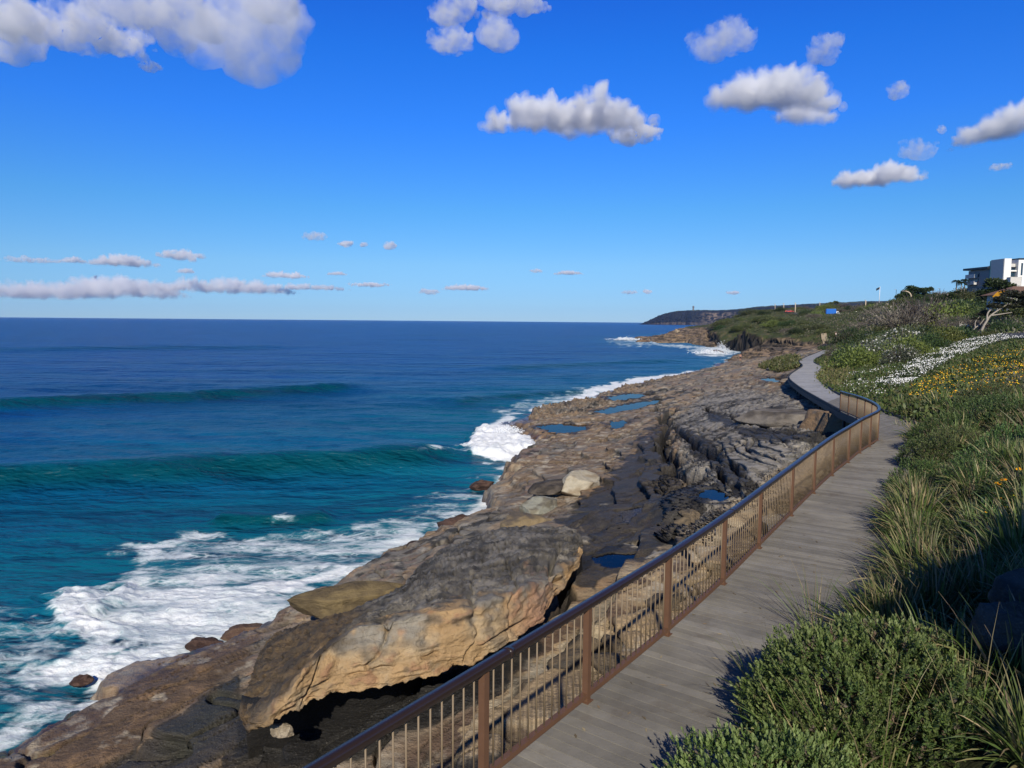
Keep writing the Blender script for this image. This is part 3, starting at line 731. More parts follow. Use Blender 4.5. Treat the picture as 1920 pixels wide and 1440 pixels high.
cd = bpy.data.cameras.new('camera'); cd.sensor_width = 36; cd.lens = FPX / 1920 * 36; cd.clip_start = .05; cd.clip_end = 100000
co = bpy.data.objects.new('camera', cd); COL.objects.link(co)
M = Matrix((tuple(right), tuple(up), tuple(-fwd))).transposed().to_4x4(); M.translation = Vector(CAM); co.matrix_world = M
scene.camera = co
vs = scene.view_settings; vs.view_transform = 'Standard'; vs.look = 'None'; vs.exposure = EXPO; vs.gamma = 1
scene.cycles.volume_bounces = 14; scene.cycles.max_bounces = 16; scene.cycles.diffuse_bounces = 3; scene.cycles.glossy_bounces = 3; scene.cycles.transmission_bounces = 4; scene.cycles.transparent_max_bounces = 8
# ---------------------------------------------------------------- boardwalk
m, nt, out = nmat('weathered_decking'); o = coords(nt); c = attr(nt)
g = noise(nt, o, 3, 7, .65); g2 = noise(nt, vscale(nt, o, (1, 1, 1)), .5, 5, .6); g3 = noise(nt, o, 40, 3)
hs = N(nt, 'ShaderNodeHueSaturation'); LK(nt, c, hs.inputs['Color'])
LK(nt, mth(nt, 'ADD', mth(nt, 'MULTIPLY_ADD', g, .8, .2), mth(nt, 'MULTIPLY', g2, .8)), hs.inputs['Value'])
hs.inputs['Color'].default_value = (1, 1, 1, 1); stn = ramp(nt, noise(nt, o, 1.1, 6, .7), [(.56, 0.), (.68, 1.)])
LK(nt, mixc(nt, mth(nt, 'MULTIPLY', stn, .45), c, (.11, .085, .06)), hs.inputs['Color'])
princ(nt, out, hs.outputs[0], .8, bump(nt, mth(nt, 'ADD', g, g3), .35, .01), .25); M_DECK = m
walk = empty('boardwalk', (0, 0, 0)); tag(walk, 'grey plank boardwalk curving along the rocks', kind='structure')
cen = (Ls + Rs) / 2; PL, (pl_l, pl_r) = resample(cen, .142, [Ls, Rs])
mb_v, mb_q, mb_c = [], [], []
r = np.random.default_rng(3)
for i in range(len(PL) - 1):
    a, b, c2, d = pl_l[i], pl_r[i], pl_r[i + 1], pl_l[i + 1]
    gpp = .032
    a2 = a + (d - a) * gpp; b2 = b + (c2 - b) * gpp; d2 = d - (d - a) * gpp; c3 = c2 - (c2 - b) * gpp
    j = r.normal(0, .0008); jl = r.normal(0, .008)
    e = (b - a) / np.linalg.norm(b - a); top = np.array([a2 - e * (.05 + jl), b2 + e * .05, c3 + e * .05, d2 - e * (.05 + jl)]) + [0, 0, j]
    bot = top - [0, 0, .035]
    mb_v.append(np.vstack([bot, top])); mb_q.append(np.array([[0,3,2,1],[4,5,6,7],[0,1,5,4],[1,2,6,5],[2,3,7,6],[3,0,4,7]]) + 8 * i)
    t = r.uniform(.8, 1.12); wv = r.random()
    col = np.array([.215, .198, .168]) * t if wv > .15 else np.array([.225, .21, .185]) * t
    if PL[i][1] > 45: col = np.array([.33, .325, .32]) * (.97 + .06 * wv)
    mb_c.append(np.tile(col, (8, 1)))
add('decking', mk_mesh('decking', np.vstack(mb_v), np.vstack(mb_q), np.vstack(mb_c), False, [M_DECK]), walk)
M_BEAM = m_plain('edge_beam', (.035, .036, .038), .7, .3, 2, .1)
def strip(P, w0, w1, z0, z1, outw):
    """solid strip along P between offsets w0..w1 (outwards) and heights z0..z1"""
    T = np.gradient(P, axis=0); T[:, 2] = 0; T /= np.linalg.norm(T, axis=1)[:, None]; O = np.column_stack([-T[:, 1], T[:, 0], 0 * T[:, 0]]) * outw
    q = [P + O * a + np.array([0, 0, z]) for a, z in ((w0, z0), (w1, z0), (w1, z1), (w0, z1))]
    V = np.stack(q, 1).reshape(-1, 3); k = len(P); Q = []
    for i in range(k - 1):
        for j in range(4): Q.append([4 * i + j, 4 * i + (j + 1) % 4, 4 * i + 4 + (j + 1) % 4, 4 * i + 4 + j])
    Q += [[0, 3, 2, 1], [4 * k - 4, 4 * k - 3, 4 * k - 2, 4 * k - 1]]
    return V, np.array(Q)
LR = resample(Ls, .35); RR = resample(Rs, .35)
V, Qd = strip(LR, .052, .10, -.34, -.012, 1); add('edge_beam', mk_mesh('edge_beam', V, Qd, None, False, [M_BEAM]), walk)
i0 = int(np.argmin(np.hypot(*(LR[:, :2] - Lw[16][:2]).T)))
V, Qd = strip(LR[i0:], -.02, .06, .0035, .12, 1); add('kerb', mk_mesh('kerb', V, Qd, None, False, [M_BEAM]), walk)
i1 = int(np.argmin(np.hypot(*(RR[:, :2] - Rw[11][:2]).T)))
V, Qd = strip(RR[i1:], -.02, .06, .0035, .11, -1); add('kerb', mk_mesh('kerb', V, Qd, None, False, [M_BEAM]), walk)
for p in resample(LR[:, :], 2.4)[:34]:
    q = p + np.array([.25, -.1, 0]); g0 = float(tz(q[0], q[1])[0])
    if p[2] - g0 > .6: MB().box((-.06, -.06, g0 - p[2] - .3), (.06, .06, -.05)).build('support_post', M_BEAM, walk, loc=q)

# ---------------------------------------------------------------- railing
M_RUST = m_plain('rust_brown_steel', (.130, .066, .036), .55, .25, 5, .08)
M_BAL = m_plain('baluster_bronze', (.20, .145, .085), .5, .2, 5, .05)
M_HAND = m_plain('handrail_dark', (.028, .017, .014), .32, .2, 3, .03, .6)
rail = empty('railing', (0, 0, 0)); tag(rail, 'brown metal railing with dark handrail along the seaward edge of the boardwalk', 'railing')
j1 = int(np.argmin(np.hypot(*(Ls[:, :2] - Lw[16][:2]).T)))
RL = Ls[:j1 + 1].copy()
s = np.concatenate([[0], np.cumsum(np.linalg.norm(np.diff(RL, axis=0), axis=1))])
fs = lambda q: np.stack([np.interp(q, s, RL[:, k]) for k in range(3)], -1)
def sdist(p): return s[int(np.argmin(np.hypot(*(RL[:, :2] - p[:2]).T)))]
SP = [sdist(atz(*p, 7)) for p in ((875,1500),(1101,1313),(1247,1192),(1355,1097),(1425,1027),(1483,967),(1525,925),(1560,892),(1590,868),(1612,850),(1631,838),(1645,826))]
SP = [SP[1] - 1.72 * k for k in (5, 4, 3, 2, 1)] + SP[1:]
e = s[-1]; nb = 6; SP += [SP[-1] + (e - SP[-1]) * k / nb for k in range(1, nb + 1)]
SP = [q for q in SP if q > .3]
inn = .0
H_R = 1.06
def fr(q):
    p = fs(q); t = fs(min(q + .05, e)) - fs(max(q - .05, 0)); t /= np.linalg.norm(t); return p, t
for q in SP:
    p, t = fr(q); M = Matrix.Rotation(math.atan2(t[1], t[0]), 4, 'Z')
    b = MB(); b.box((-.033, -.033, .0045), (.033, .033, H_R - .045), M); b.box((-.06, -.055, .0042), (.06, .055, .012), M)
    b.build('post', M_RUST, rail, loc=p)
qs = np.arange(SP[0], e + .01, .12); P = np.array([fs(min(q, e)) for q in qs])
V, Qd = strip(P, -.03, .03, .055, .105, 1);
add('bottom_rail', mk_mesh('bottom_rail', V, Qd, None, False, [M_RUST]), rail)
MB().tube(P + [0, 0, H_R], .05, 10, sq=(.95, .8)).build('handrail', M_HAND, rail, True)
for q in SP[1::3]:
    p, t = fr(q + .35); MB().tube([p + [0, 0, H_R] - t * .03, p + [0, 0, H_R] + t * .03], .0535, 10, sq=(.95, .8)).build('joint_sleeve', M_HAND, rail, True)
rl_ = np.random.default_rng(17); LP_ = []
for q0, q1 in zip(Ls[::2], Rs[::2]):
    if 5 < q0[1] < 30:
        for _ in range(5):
            f_ = 1 - abs(rl_.normal(0, .09)) if rl_.random() < .8 else rl_.random(); LP_.append(q0 + (q1 - q0) * min(f_, .985) + [rl_.normal(0, .1), rl_.normal(0, .1), .006])
LP_ = np.array(LP_); LP_ = LP_[polysd(LP_[:, 0], LP_[:, 1], deckpoly) > .05]; n_ = len(LP_); a_ = rl_.uniform(0, 6.28, n_); w_ = rl_.uniform(.006, .016, n_); l_ = rl_.uniform(.02, .07, n_)
D_ = np.column_stack([np.cos(a_), np.sin(a_), 0 * a_]); S_ = np.column_stack([-D_[:, 1], D_[:, 0], 0 * a_])
V = np.stack([LP_ - D_ * l_[:, None], LP_ + S_ * w_[:, None] + [0, 0, .004], LP_ + D_ * l_[:, None], LP_ - S_ * w_[:, None]], 1).reshape(-1, 3)
tag(add('litter', mk_mesh('litter', V, np.arange(n_ * 4).reshape(-1, 4), np.repeat(np.array([(.20,.14,.08), (.30,.24,.14), (.12,.09,.05)])[rl_.integers(0, 3, n_)], 4, 0), False, [m_plain('dead_leaf', (1, 1, 1), .8, .1, 8)])), 'dead leaves and straw lying along the edge of the boardwalk', kind='stuff')
bals = []
for a, b in zip(SP[:-1], SP[1:]):
    k = max(2, int(round((b - a) / .128)))
    for i in range(1, k): bals.append(fs(a + (b - a) * i / k))
bals = np.array(bals); pr, dd = project(bals); vis = (dd > 3) & (pr[:, 1] < 1640)
order = np.argsort(np.where(vis, dd, 1e6)); pick = set(order[:100].tolist())
bm = MB().tube([(0, 0, .1), (0, 0, H_R - .03)], .0085, 6).mesh('baluster', M_BAL, True); rest = MB()
for i, p in enumerate(bals):
    if i in pick: add('baluster', bm, rail, loc=p)
    else: rest.tube([p + [0, 0, .1], p + [0, 0, H_R - .03]], .0085, 6)
tag(rest.build('baluster', M_BAL, rail, True), kind='stuff')
# ---------------------------------------------------------------- loose rocks and the big undercut slab
m, nt, out = nmat('boulder_sandstone'); o = coords(nt, 'Object'); c = attr(nt); geo = N(nt, 'ShaderNodeNewGeometry')
na = noise(nt, vscale(nt, o, (1, 1, 2.2)), 2.4, 8, .65); nb = noise(nt, o, 16, 6, .65)
hs = N(nt, 'ShaderNodeHueSaturation'); LK(nt, c, hs.inputs['Color']); LK(nt, mth(nt, 'MULTIPLY_ADD', na, .9, .55), hs.inputs['Value'])
sp = ramp(nt, noise(nt, o, 26, 3, .7), [(.60, 0.), (.72, 1.)])
cc_ = mixc(nt, mth(nt, 'MULTIPLY', sp, .22), hs.outputs[0], (.40, .36, .28))
princ(nt, out, cc_, .88, bump(nt, mth(nt, 'ADD', na, mth(nt, 'MULTIPLY', nb, .6)), 1, .10), .22); M_BOUL = m
def n3(P, s, o, seed):
    return (fbm(P[:, 0] / s, P[:, 1] / s + P[:, 2] / s * .37, o, seed) + fbm(P[:, 1] / s + 31, P[:, 2] / s, o, seed + 3) + fbm(P[:, 2] / s + 11, P[:, 0] / s - 7, o, seed + 6)) / 1.8
# swept slab: stations along its front, each with lip, face top and rear top points
# (lip px, lip z), (face top px, z), (crest px, z), (rear px, z)
ST = [((447,1338),3.55,(452,1322),3.72,(466,1285),3.3,(480,1245),2.7),
      ((470,1368),3.75,(492,1322),4.15,(490,1250),3.5,(495,1205),2.6),
      ((520,1352),3.95,(548,1280),4.7,(560,1218),4.0,(530,1180),2.7),
      ((575,1322),4.05,(600,1226),5.0,(630,1180),4.5,(600,1158),3.2),
      ((640,1300),4.15,(660,1178),5.3,(680,1152),4.9,(660,1140),3.6),
      ((720,1290),4.2,(735,1158),5.45,(745,1130),5.1,(750,1100),3.9),
      ((800,1272),4.25,(810,1143),5.5,(800,1100),5.05,(790,1055),3.5),
      ((870,1248),4.3,(880,1138),5.45,(860,1072),4.9,(840,1022),3.3),
      ((940,1215),4.35,(945,1118),5.4,(920,1050),4.9,(890,1000),3.4),
      ((1000,1175),4.4,(1000,1098),5.25,(975,1030),4.8,(945,988),3.5),
      ((1045,1120),4.4,(1042,1076),5.0,(1030,1020),4.7,(1000,985),3.7),
      ((1078,1072),4.4,(1082,1048),4.75,(1075,1012),4.6,(1050,985),3.9),
      ((1092,1040),4.4,(1096,1030),4.55,(1092,1008),4.45,(1080,992),4.0)]
sec = []
for lp_, lz, fp_, fz, cp, cz, rp, rz in ST:
    lz += .25; fz += .1; cz += .05
    a = atz(*lp_, lz); b = atz(*fp_, fz); c2 = atz(*cp, cz); d = atz(*rp, rz)
    inw = (c2 - a); inw[2] = 0; inw /= np.linalg.norm(inw)
    dep = max(1.3, min(2.2, .7 * np.linalg.norm((c2 - a)[:2])))
    g0 = a + inw * dep * 1.3; g0[2] = tz(*g0[:2])[0] - .5
    und = a + inw * dep * .55; und[2] = a[2] + .02
    mid = a * .55 + b * .45 - inw * .10
    low = a * .88 + b * .12 - inw * .04
    e2 = d + inw * .8; e2[2] = min(tz(*e2[:2])[0], d[2]) - .5
    sec.append([g0, und, a, low, mid, b, b * .5 + c2 * .5 + [0, 0, .06], c2, c2 * .5 + d * .5 + [0, 0, .1], d, e2])
sec = np.array(sec)
ns, npn = 330, 170
a = np.stack([catmull(sec[:, k], 28) for k in range(sec.shape[1])], 1)
a = np.stack([np.stack([np.interp(np.linspace(0, 1, ns), np.linspace(0, 1, len(a)), a[:, k, j]) for j in range(3)], -1) for k in range(a.shape[1])], 1)
G = np.zeros((ns, npn, 3))
tq = np.concatenate([np.linspace(0, 2, 20, endpoint=False), np.linspace(2, 5.5, 80, endpoint=False), np.linspace(5.5, 10, 70)])
for j in range(3):
    for i in range(ns): G[i, :, j] = np.interp(tq, np.arange(11), a[i, :, j])
for _ in range(2): G[:, 1:-1] = G[:, 1:-1] * .5 + (G[:, :-2] + G[:, 2:]) * .25
P = G.reshape(-1, 3)
ii = np.repeat(np.linspace(0, 12, ns), npn); tt = np.tile(tq, ns)
du = np.gradient(G, axis=0); dv = np.gradient(G, axis=1); nr = np.cross(du, dv); nr /= np.linalg.norm(nr, axis=2)[..., None] + 1e-9
nr = nr.reshape(-1, 3)
if (nr[tt > 8][:, 2].mean()) < 0: nr = -nr; flip = True
else: flip = False
onface = sstep(1.8, 2.4, tt) * sstep(5.6, 4.9, tt); ontop = sstep(5.0, 5.8, tt)
dis = n3(P, 1.7, 3, 301) * .16 * (onface + .5 * ontop)
lay = fbm(ii * 1.6, P[:, 2] / .22 + n3(P, .9, 2, 311) * 1.3, 3, 315)      # eroded layers on the face
dis += lay * .06 * onface - np.abs(n3(P * [1, 1, 2.6], .8, 4, 320)) * .13 * onface
dis -= np.exp(-((ii - 4.75 - .12 * lay - .2 * np.sin(tt * 3)) / .05) ** 2) * .16 * onface * sstep(3.0, 3.8, tt)
dis -= np.exp(-((tt - 3.5 - .35 * fbm(ii * .9, ii * 0, 3, 325)) / .10) ** 2) * .13 * onface * sstep(-.2, .2, fbm(ii * .8, ii * 0 + 5, 2, 327))
dis -= np.exp(-((ii - 10.1 - .25 * np.sin(tt * 2.1)) / .12) ** 2) * .32 * sstep(1.5, 2.5, tt) * sstep(7.2, 6.2, tt)
tu_ = tt * 2.2 + fbm(P[:, 0] / 1.1, P[:, 1] / 1.1, 4, 331) * 1.3; tf = tu_ - np.floor(tu_)
dis += (np.where(tf < .75, tf * .3, .225 + (tf - .75) * 3.1) - tf) * .16 * ontop + fbm(P[:, 0] / .22, P[:, 1] / .4, 4, 337, .6) * .07 * ontop
tcr = np.exp(-((f_ := np.abs(fbm(P[:, 0] / 1.4, P[:, 1] / .8, 3, 339))) / .03) ** 2) * ontop; dis -= tcr * .09
for c0_, wd_ in ((2.7, .035), (6.9, .03), (8.1, .04)):
    cm_ = np.exp(-((ii - c0_ - .3 * n3(P, .8, 2, 351) - .06 * tt) / wd_) ** 2) * sstep(2.0, 3.0, tt) * sstep(7.5, 6, tt); dis -= cm_ * .13
# ragged lip
lipw = np.exp(-((tt - 2.0) / .55) ** 2); dis += fbm(ii * 2, ii * 0 + 3, 4, 335, .6) * .13 * lipw
P = P + nr * dis[:, None]
q1 = n3(P, .7, 4, 341); q2 = n3(P, .25, 3, 347)
tan_ = lerp(np.broadcast_to(C(.40,.265,.135), P.shape), C(.44,.33,.20), sstep(-.2, .4, q1)); tan_ = lerp(tan_, C(.33,.17,.10), sstep(.15, .6, lay) * .6)
tan_ = lerp(tan_, C(.40,.22,.16), np.exp(-((ii - 9.2) / .7) ** 2) * .6)
top_ = lerp(np.broadcast_to(C(.165,.148,.12), P.shape), C(.30,.27,.22), sstep(-.1, .45, q1 + q2 * .5)); top_ = lerp(top_, C(.05,.046,.04), sstep(.05, .4, -q1 + q2 * .6) * .7)
lefttop = lerp(np.broadcast_to(C(.17,.115,.06), P.shape), C(.09,.07,.05), sstep(-.2, .4, q1 - q2))
top_ = lerp(top_, lefttop, sstep(4.6, 3.2, ii))
tan_ = lerp(tan_, C(.20,.16,.115), sstep(.0, .45, q1 * .6 + q2 * .7 + .35 * sstep(4.2, 5.2, tt)) * .65)
fm = sstep(5.45, 4.75, tt + q1 * 1.1 + q2 * .5) * sstep(.6, 2.2, ii + q1 * .6)
colr = lerp(top_, tan_, fm)
colr = lerp(colr, C(.03,.028,.025), np.maximum(tcr, np.exp(-((tf - .9) / .12) ** 2) * ontop * .5)[:]*.7)
colr = lerp(colr, C(.022,.02,.018), sstep(1.75, 1.3, tt))  # overhang shade painted onto the slab's underside and inner wall
colr = lerp(colr, colr * .55, sstep(.25, .6, q2 - .1) * .6)
idx = np.arange(ns * npn).reshape(ns, npn); Qd = np.stack([idx[:-1, :-1], idx[1:, :-1], idx[1:, 1:], idx[:-1, 1:]], -1).reshape(-1, 4)
if flip: Qd = Qd[:, ::-1]
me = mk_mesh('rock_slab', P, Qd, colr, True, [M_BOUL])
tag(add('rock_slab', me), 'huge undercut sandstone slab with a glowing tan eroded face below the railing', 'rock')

import bmesh
def rockmesh(name, seed, dims, cuts, col, col2, sub=5, rough=.06):
    r = np.random.default_rng(seed); bm = bmesh.new(); bmesh.ops.create_icosphere(bm, subdivisions=sub, radius=1)
    V = np.array([v.co[:] for v in bm.verts])
    for k in range(cuts):
        nrm = r.normal(0, 1, 3); nrm[2] = abs(nrm[2]) * .9 if k % 3 else nrm[2] * .3; nrm /= np.linalg.norm(nrm); dd = r.uniform(.52, .8)
        pr = V @ nrm - dd; V -= np.where(pr > 0, pr, 0)[:, None] * nrm * .96
    V = V * np.array(dims)
    nn = V / (np.linalg.norm(V, axis=1)[:, None] + 1e-9); sc_ = max(dims)
    V = V + nn * (n3(V + seed * 7, sc_ * .5, 4, 401) * rough * 1.6 * sc_ + n3(V + seed, sc_ * .12, 3, 411) * rough * .5 * sc_)[:, None]
    q = n3(V + seed * 3, sc_ * .35, 4, 421)
    cl = lerp(np.broadcast_to(np.array(col, np.float32), V.shape), np.array(col2, np.float32), sstep(-.15, .3, q))
    T = np.array([[v.index for v in f.verts] for f in bm.faces]); bm.free()
    return mk_mesh(name, V, T, cl, True, [M_BOUL])
def rock(px, py, dims, rz, seed, label, col, col2, sink=.35, z=None, cuts=11, tilt=(0, 0), zoff=0, group=None, **k):
    if z is None:
        zz_ = 2.0
        for _ in range(14): p = atz(px, py, zz_); zz_ = zz_ * .5 + .5 * float(tz(p[0], p[1])[0])
    else: p = atz(px, py, z); zz_ = z
    o = add('rock', rockmesh('rock', seed, dims, cuts, col, col2, **k), None, (p[0], p[1], zz_ + dims[2] * (1 - 2 * sink) * .6 + zoff)); o.rotation_euler = (tilt[0], tilt[1], rz)
    return tag(o, label, 'rock', group)
PALE, PAL2 = (.44,.39,.29), (.30,.24,.16); DK1, DK2 = (.05,.042,.035), (.11,.09,.07); OL1, OL2 = (.20,.15,.075), (.12,.09,.05); WD1, WD2 = (.05,.028,.022), (.10,.06,.045)
rock(650, 1128, (2.1, .85, .5), R(26), 1, 'long olive brown slab jutting toward the foam beside the tan faced slab', OL1, OL2, .25, z=2.1, tilt=(0, R(-4)), rough=.035)
rock(1092, 912, (1.7, 1.3, .65), R(35), 2, 'broken pale cream block in the middle of the dark rock shelf', PALE, PAL2, .25, cuts=16, rough=.03)
rock(1012, 955, (1.6, 1.0, .6), R(60), 3, 'pale grey green broken block just seaward of the dark slab', (.36,.35,.27), (.2,.18,.13), .3, cuts=15, rough=.03)
rock(1035, 930, (1.7, 1.1, .35), R(20), 4, 'flat dark block lying over the pale grey broken stone', DK1, DK2, .2, cuts=14, zoff=.35, rough=.03)
rock(985, 985, (1.9, 1.1, .5), R(25), 5, 'tan edged flat block below the pale grey broken stone', (.24,.18,.10), DK2, .3, cuts=14, rough=.035)
rock(905, 912, (.95, .6, .45), R(10), 6, 'dark wet rock standing in the wash near the shelf edge', WD1, WD2, .3, z=.05)
rock(455, 1188, (.95, .45, .26), R(8), 7, 'brown flat rock in the white foam, farther of the two by the shore', WD2, (.14,.09,.06), .25, z=.12)
rock(385, 1214, (1.0, .5, .32), R(-14), 8, 'dark wet rock streaked with draining foam, nearer of the two by the shore', WD1, WD2, .3, z=.1)
rock(152, 1277, (.36, .25, .16), R(0), 9, 'small dark rock alone at the left of the foam', WD1, WD2, .3, z=.1)
rock(500, 1222, (1.3, .7, .45), R(20), 10, 'low dark rock washed by foam at the foot of the brown shore', WD1, (.10,.085,.08), .35, z=.2)
rock(775, 1035, (1.6, .7, .5), R(35), 11, 'reddish black weedy rock washed by surf beside the shelf', WD1, WD2, .35, z=.45)
rock(860, 990, (1.5, .8, .5), R(35), 12, 'weedy dark rock at the waterline above the red washed rock', WD1, WD2, .35, z=.5)
rock(1058, 1092, (.95, .42, .6), R(55), 13, 'pale grey wedge split off the right end of the tan faced slab', (.30,.25,.18), (.16,.13,.10), .2, cuts=14, rough=.035)
rock(745, 1278, (.55, .3, .18), R(20), 14, 'small pale wedge tucked under the lip of the tan faced slab', (.38,.33,.25), (.25,.2,.14), .2, cuts=14)
rock(530, 1372, (.28, .2, .12), R(0), 15, 'little pale chip in the shade under the left lip of the slab', (.36,.30,.22), (.25,.2,.14), .2, z=3.75)
rock(1548, 798, (1.3, 2.2, .9), R(30), 16, 'orange stained block close beside the boardwalk bend', (.25,.165,.095), (.16,.13,.10), .3, cuts=13, rough=.04)
rock(1480, 790, (3.6, 1.7, .8), R(-35), 17, 'grey rounded ledge block with a dark undercut left of the boardwalk bend', (.20,.175,.145), (.10,.085,.07), .3, cuts=9, rough=.04)
rock(1275, 635, (4, 3, 1.6), R(30), 18, 'ochre block on the crest of the far rocky point', (.28,.19,.10), (.12,.09,.07), .3)
rock(1268, 623, (2.4, 2, 1.8), R(0), 19, 'pale block standing alone on top of the far rocky point', (.36,.29,.2), (.2,.15,.1), .2)
rock(1345, 662, (4, 2, 1.0), R(0), 20, 'black rock awash where the far swell throws up spray', WD1, WD2, .3, z=.2)
rock(1205, 640, (5, 3, 1.2), R(20), 21, 'low brown rock at the seaward tip of the far point', (.18,.12,.07), WD2, .3, z=.3)
r = np.random.default_rng(77)
for i in range(26):          # broken stones lying about in the deep cleft and below the deck
    t = r.random(); px = 1245 + 45 * t + r.normal(0, 14); py = 760 + 260 * t
    if i > 15: px, py = r.uniform(1000, 1320), 0; py = 1330 - (px - 1000) * .72 + r.uniform(-40, 25)
    s = r.uniform(.15, .45)
    rock(px, py, (s * 1.3, s, s * .6), r.uniform(0, 6), 100 + i, 'broken sandstone lump lying in the cleft of the shelf' if i <= 15 else 'broken sandstone lump lying on the banded ledges below the railing', (.17,.13,.085), (.07,.06,.05), .25, sub=3, group='broken stones in the cleft' if i <= 15 else 'broken stones below the railing')
# ---------------------------------------------------------------- foliage meshes
def cards(P, D, Nn, L, Wd, col, bend=None):
    """diamond leaves: base P, direction D, face normal Nn"""
    P = np.asarray(P); D = D / (np.linalg.norm(D, axis=1)[:, None] + 1e-9)
    Sd = np.cross(D, Nn); Sd /= np.linalg.norm(Sd, axis=1)[:, None] + 1e-9
    L = np.asarray(L)[:, None]; Wd = np.asarray(Wd)[:, None]
    V = np.stack([P, P + D * L * .5 + Sd * Wd, P + D * L, P + D * L * .5 - Sd * Wd], 1).reshape(-1, 3)
    Qd = np.arange(len(P) * 4).reshape(-1, 4)
    return V, Qd, np.repeat(col, 4, axis=0)
def unit(r, n):
    v = r.normal(0, 1, (n, 3)); return v / np.linalg.norm(v, axis=1)[:, None]
def pick(r, n, cols, jit=.18):
    c = np.array(cols)[r.integers(0, len(cols), n)]; return c * r.uniform(1 - jit, 1 + jit, (n, 1))
def tussock(seed, nb=300, L=(.55, 1.0), W=.007, cols=None, dry=.3, spread=.22, lean=1.0):
    r = np.random.default_rng(seed); a = r.uniform(0, 2 * np.pi, nb); rr = spread * np.sqrt(r.random(nb))
    B = np.column_stack([np.cos(a) * rr, np.sin(a) * rr, np.zeros(nb) - .03])
    a2 = a + r.normal(0, .7, nb); tilt = np.clip(rr / spread * .75 + r.normal(0, .25, nb), .03, 1.25) * lean
    Lb = r.uniform(*L, nb); seg = 5; V = []; drp = r.uniform(.2, 1.3, nb) * (.4 + tilt)
    pos = B.copy(); ang = tilt.copy(); rings = []
    sd_ = np.column_stack([-np.sin(a2), np.cos(a2), np.zeros(nb)]); tw = r.normal(0, .5, nb)
    for k in range(seg + 1):
        wk = W * (1 - (k / seg) ** 2 * .92) * r.uniform(.95, 1.05, nb)
        d = np.column_stack([np.cos(a2) * np.sin(ang), np.sin(a2) * np.sin(ang), np.cos(ang)])
        up_ = np.cross(d, sd_); sv = sd_ * np.cos(tw)[:, None] + up_ * np.sin(tw)[:, None]
        rings.append(np.stack([pos - sv * wk[:, None], pos + sv * wk[:, None]], 1))
        pos = pos + d * (Lb / seg)[:, None]; ang = ang + drp / seg * (.4 + k * .3)
    V = np.stack(rings, 1)                                  # nb, seg+1, 2, 3
    cols = cols or [(.095,.145,.036), (.13,.17,.046), (.070,.112,.028), (.155,.175,.07)]
    c = pick(r, nb, cols); dm = r.random(nb) < dry; c[dm] = pick(r, dm.sum(), [(.38,.29,.16), (.28,.22,.12), (.21,.185,.085), (.46,.37,.22)])
    C_ = np.repeat(c[:, None], seg + 1, 1).copy(); tipc = np.array([.36,.28,.15]); tk = r.random(nb) < .28
    C_[tk, -2:] = C_[tk, -2:] * .4 + tipc * .6
    C_ = np.repeat(C_[:, :, None], 2, 2).reshape(-1, 3)
    base = (np.arange(nb) * (seg + 1) * 2)[:, None, None]; k = (np.arange(seg) * 2)[None, :, None]
    Qd = (base + k + np.array([0, 1, 3, 2])[None, None]).reshape(-1, 4)
    return V.reshape(-1, 3), Qd, C_
def foliage_dome(seed, n, nclump, leaf, cols, flat=.75, clr=.34, core=True, hang=0., lit=.5, asp=.32, ncl2=0):
    """bush of radius about 1: leaves gathered in clumps over a dome"""
    r = np.random.default_rng(seed); cp = unit(r, nclump); cp[:, 2] = np.abs(cp[:, 2]); cp *= r.uniform(.45, .82, (nclump, 1)); cp[:, 2] *= flat
    cr = r.uniform(.6, 1.25, nclump) * clr; j = r.integers(0, nclump, n)
    d = unit(r, n); rad = r.random(n) ** .4
    P = cp[j] + d * (cr[j] * rad)[:, None] * [1, 1, .8]
    P[:, 2] = np.abs(P[:, 2]); D = d * .9 + unit(r, n) * .7 + [0, 0, .5 - hang]; Nn = unit(r, n) + d * .6
    tone = r.uniform(.7, 1.25, nclump)
    c = pick(r, n, cols) * tone[j][:, None]
    L = r.uniform(.7, 1.3, n) * leaf
    return cards(P, D, Nn, L, L * asp, c)
def twigs(seed, n, col, rad=1., flat=.7, w=.008):
    r = np.random.default_rng(seed); mb = MB()
    for i in range(n):
        a = r.uniform(0, 6.28); e = r.uniform(.3, 1.35); L = r.uniform(.6, 1.05) * rad
        d = np.array([math.cos(a) * math.cos(e), math.sin(a) * math.cos(e), math.sin(e) * flat]); t = np.linspace(0, 1, 5)[:, None]
        P = d * t * L + np.cumsum(r.normal(0, .05, (5, 3)), 0) * [1, 1, .6]; P[0] = 0
        mb.tube(P, np.linspace(w * 1.6, w * .4, 5), 4, np.array(col) * r.uniform(.7, 1.3), cap=False)
    return np.vstack(mb.v), np.vstack(mb.q), np.vstack(mb.c)
def join(parts):
    V, Qd, C_ = [], [], []; n = 0
    for v, q, c in parts: V.append(v); Qd.append(np.asarray(q) + n); C_.append(c); n += len(v)
    return np.vstack(V), np.vstack(Qd), np.vstack(C_)
def fmesh(name, parts, mat=None):
    V, Qd, C_ = join(parts); return mk_mesh(name, V, Qd, C_, False, [mat or M_LEAF])

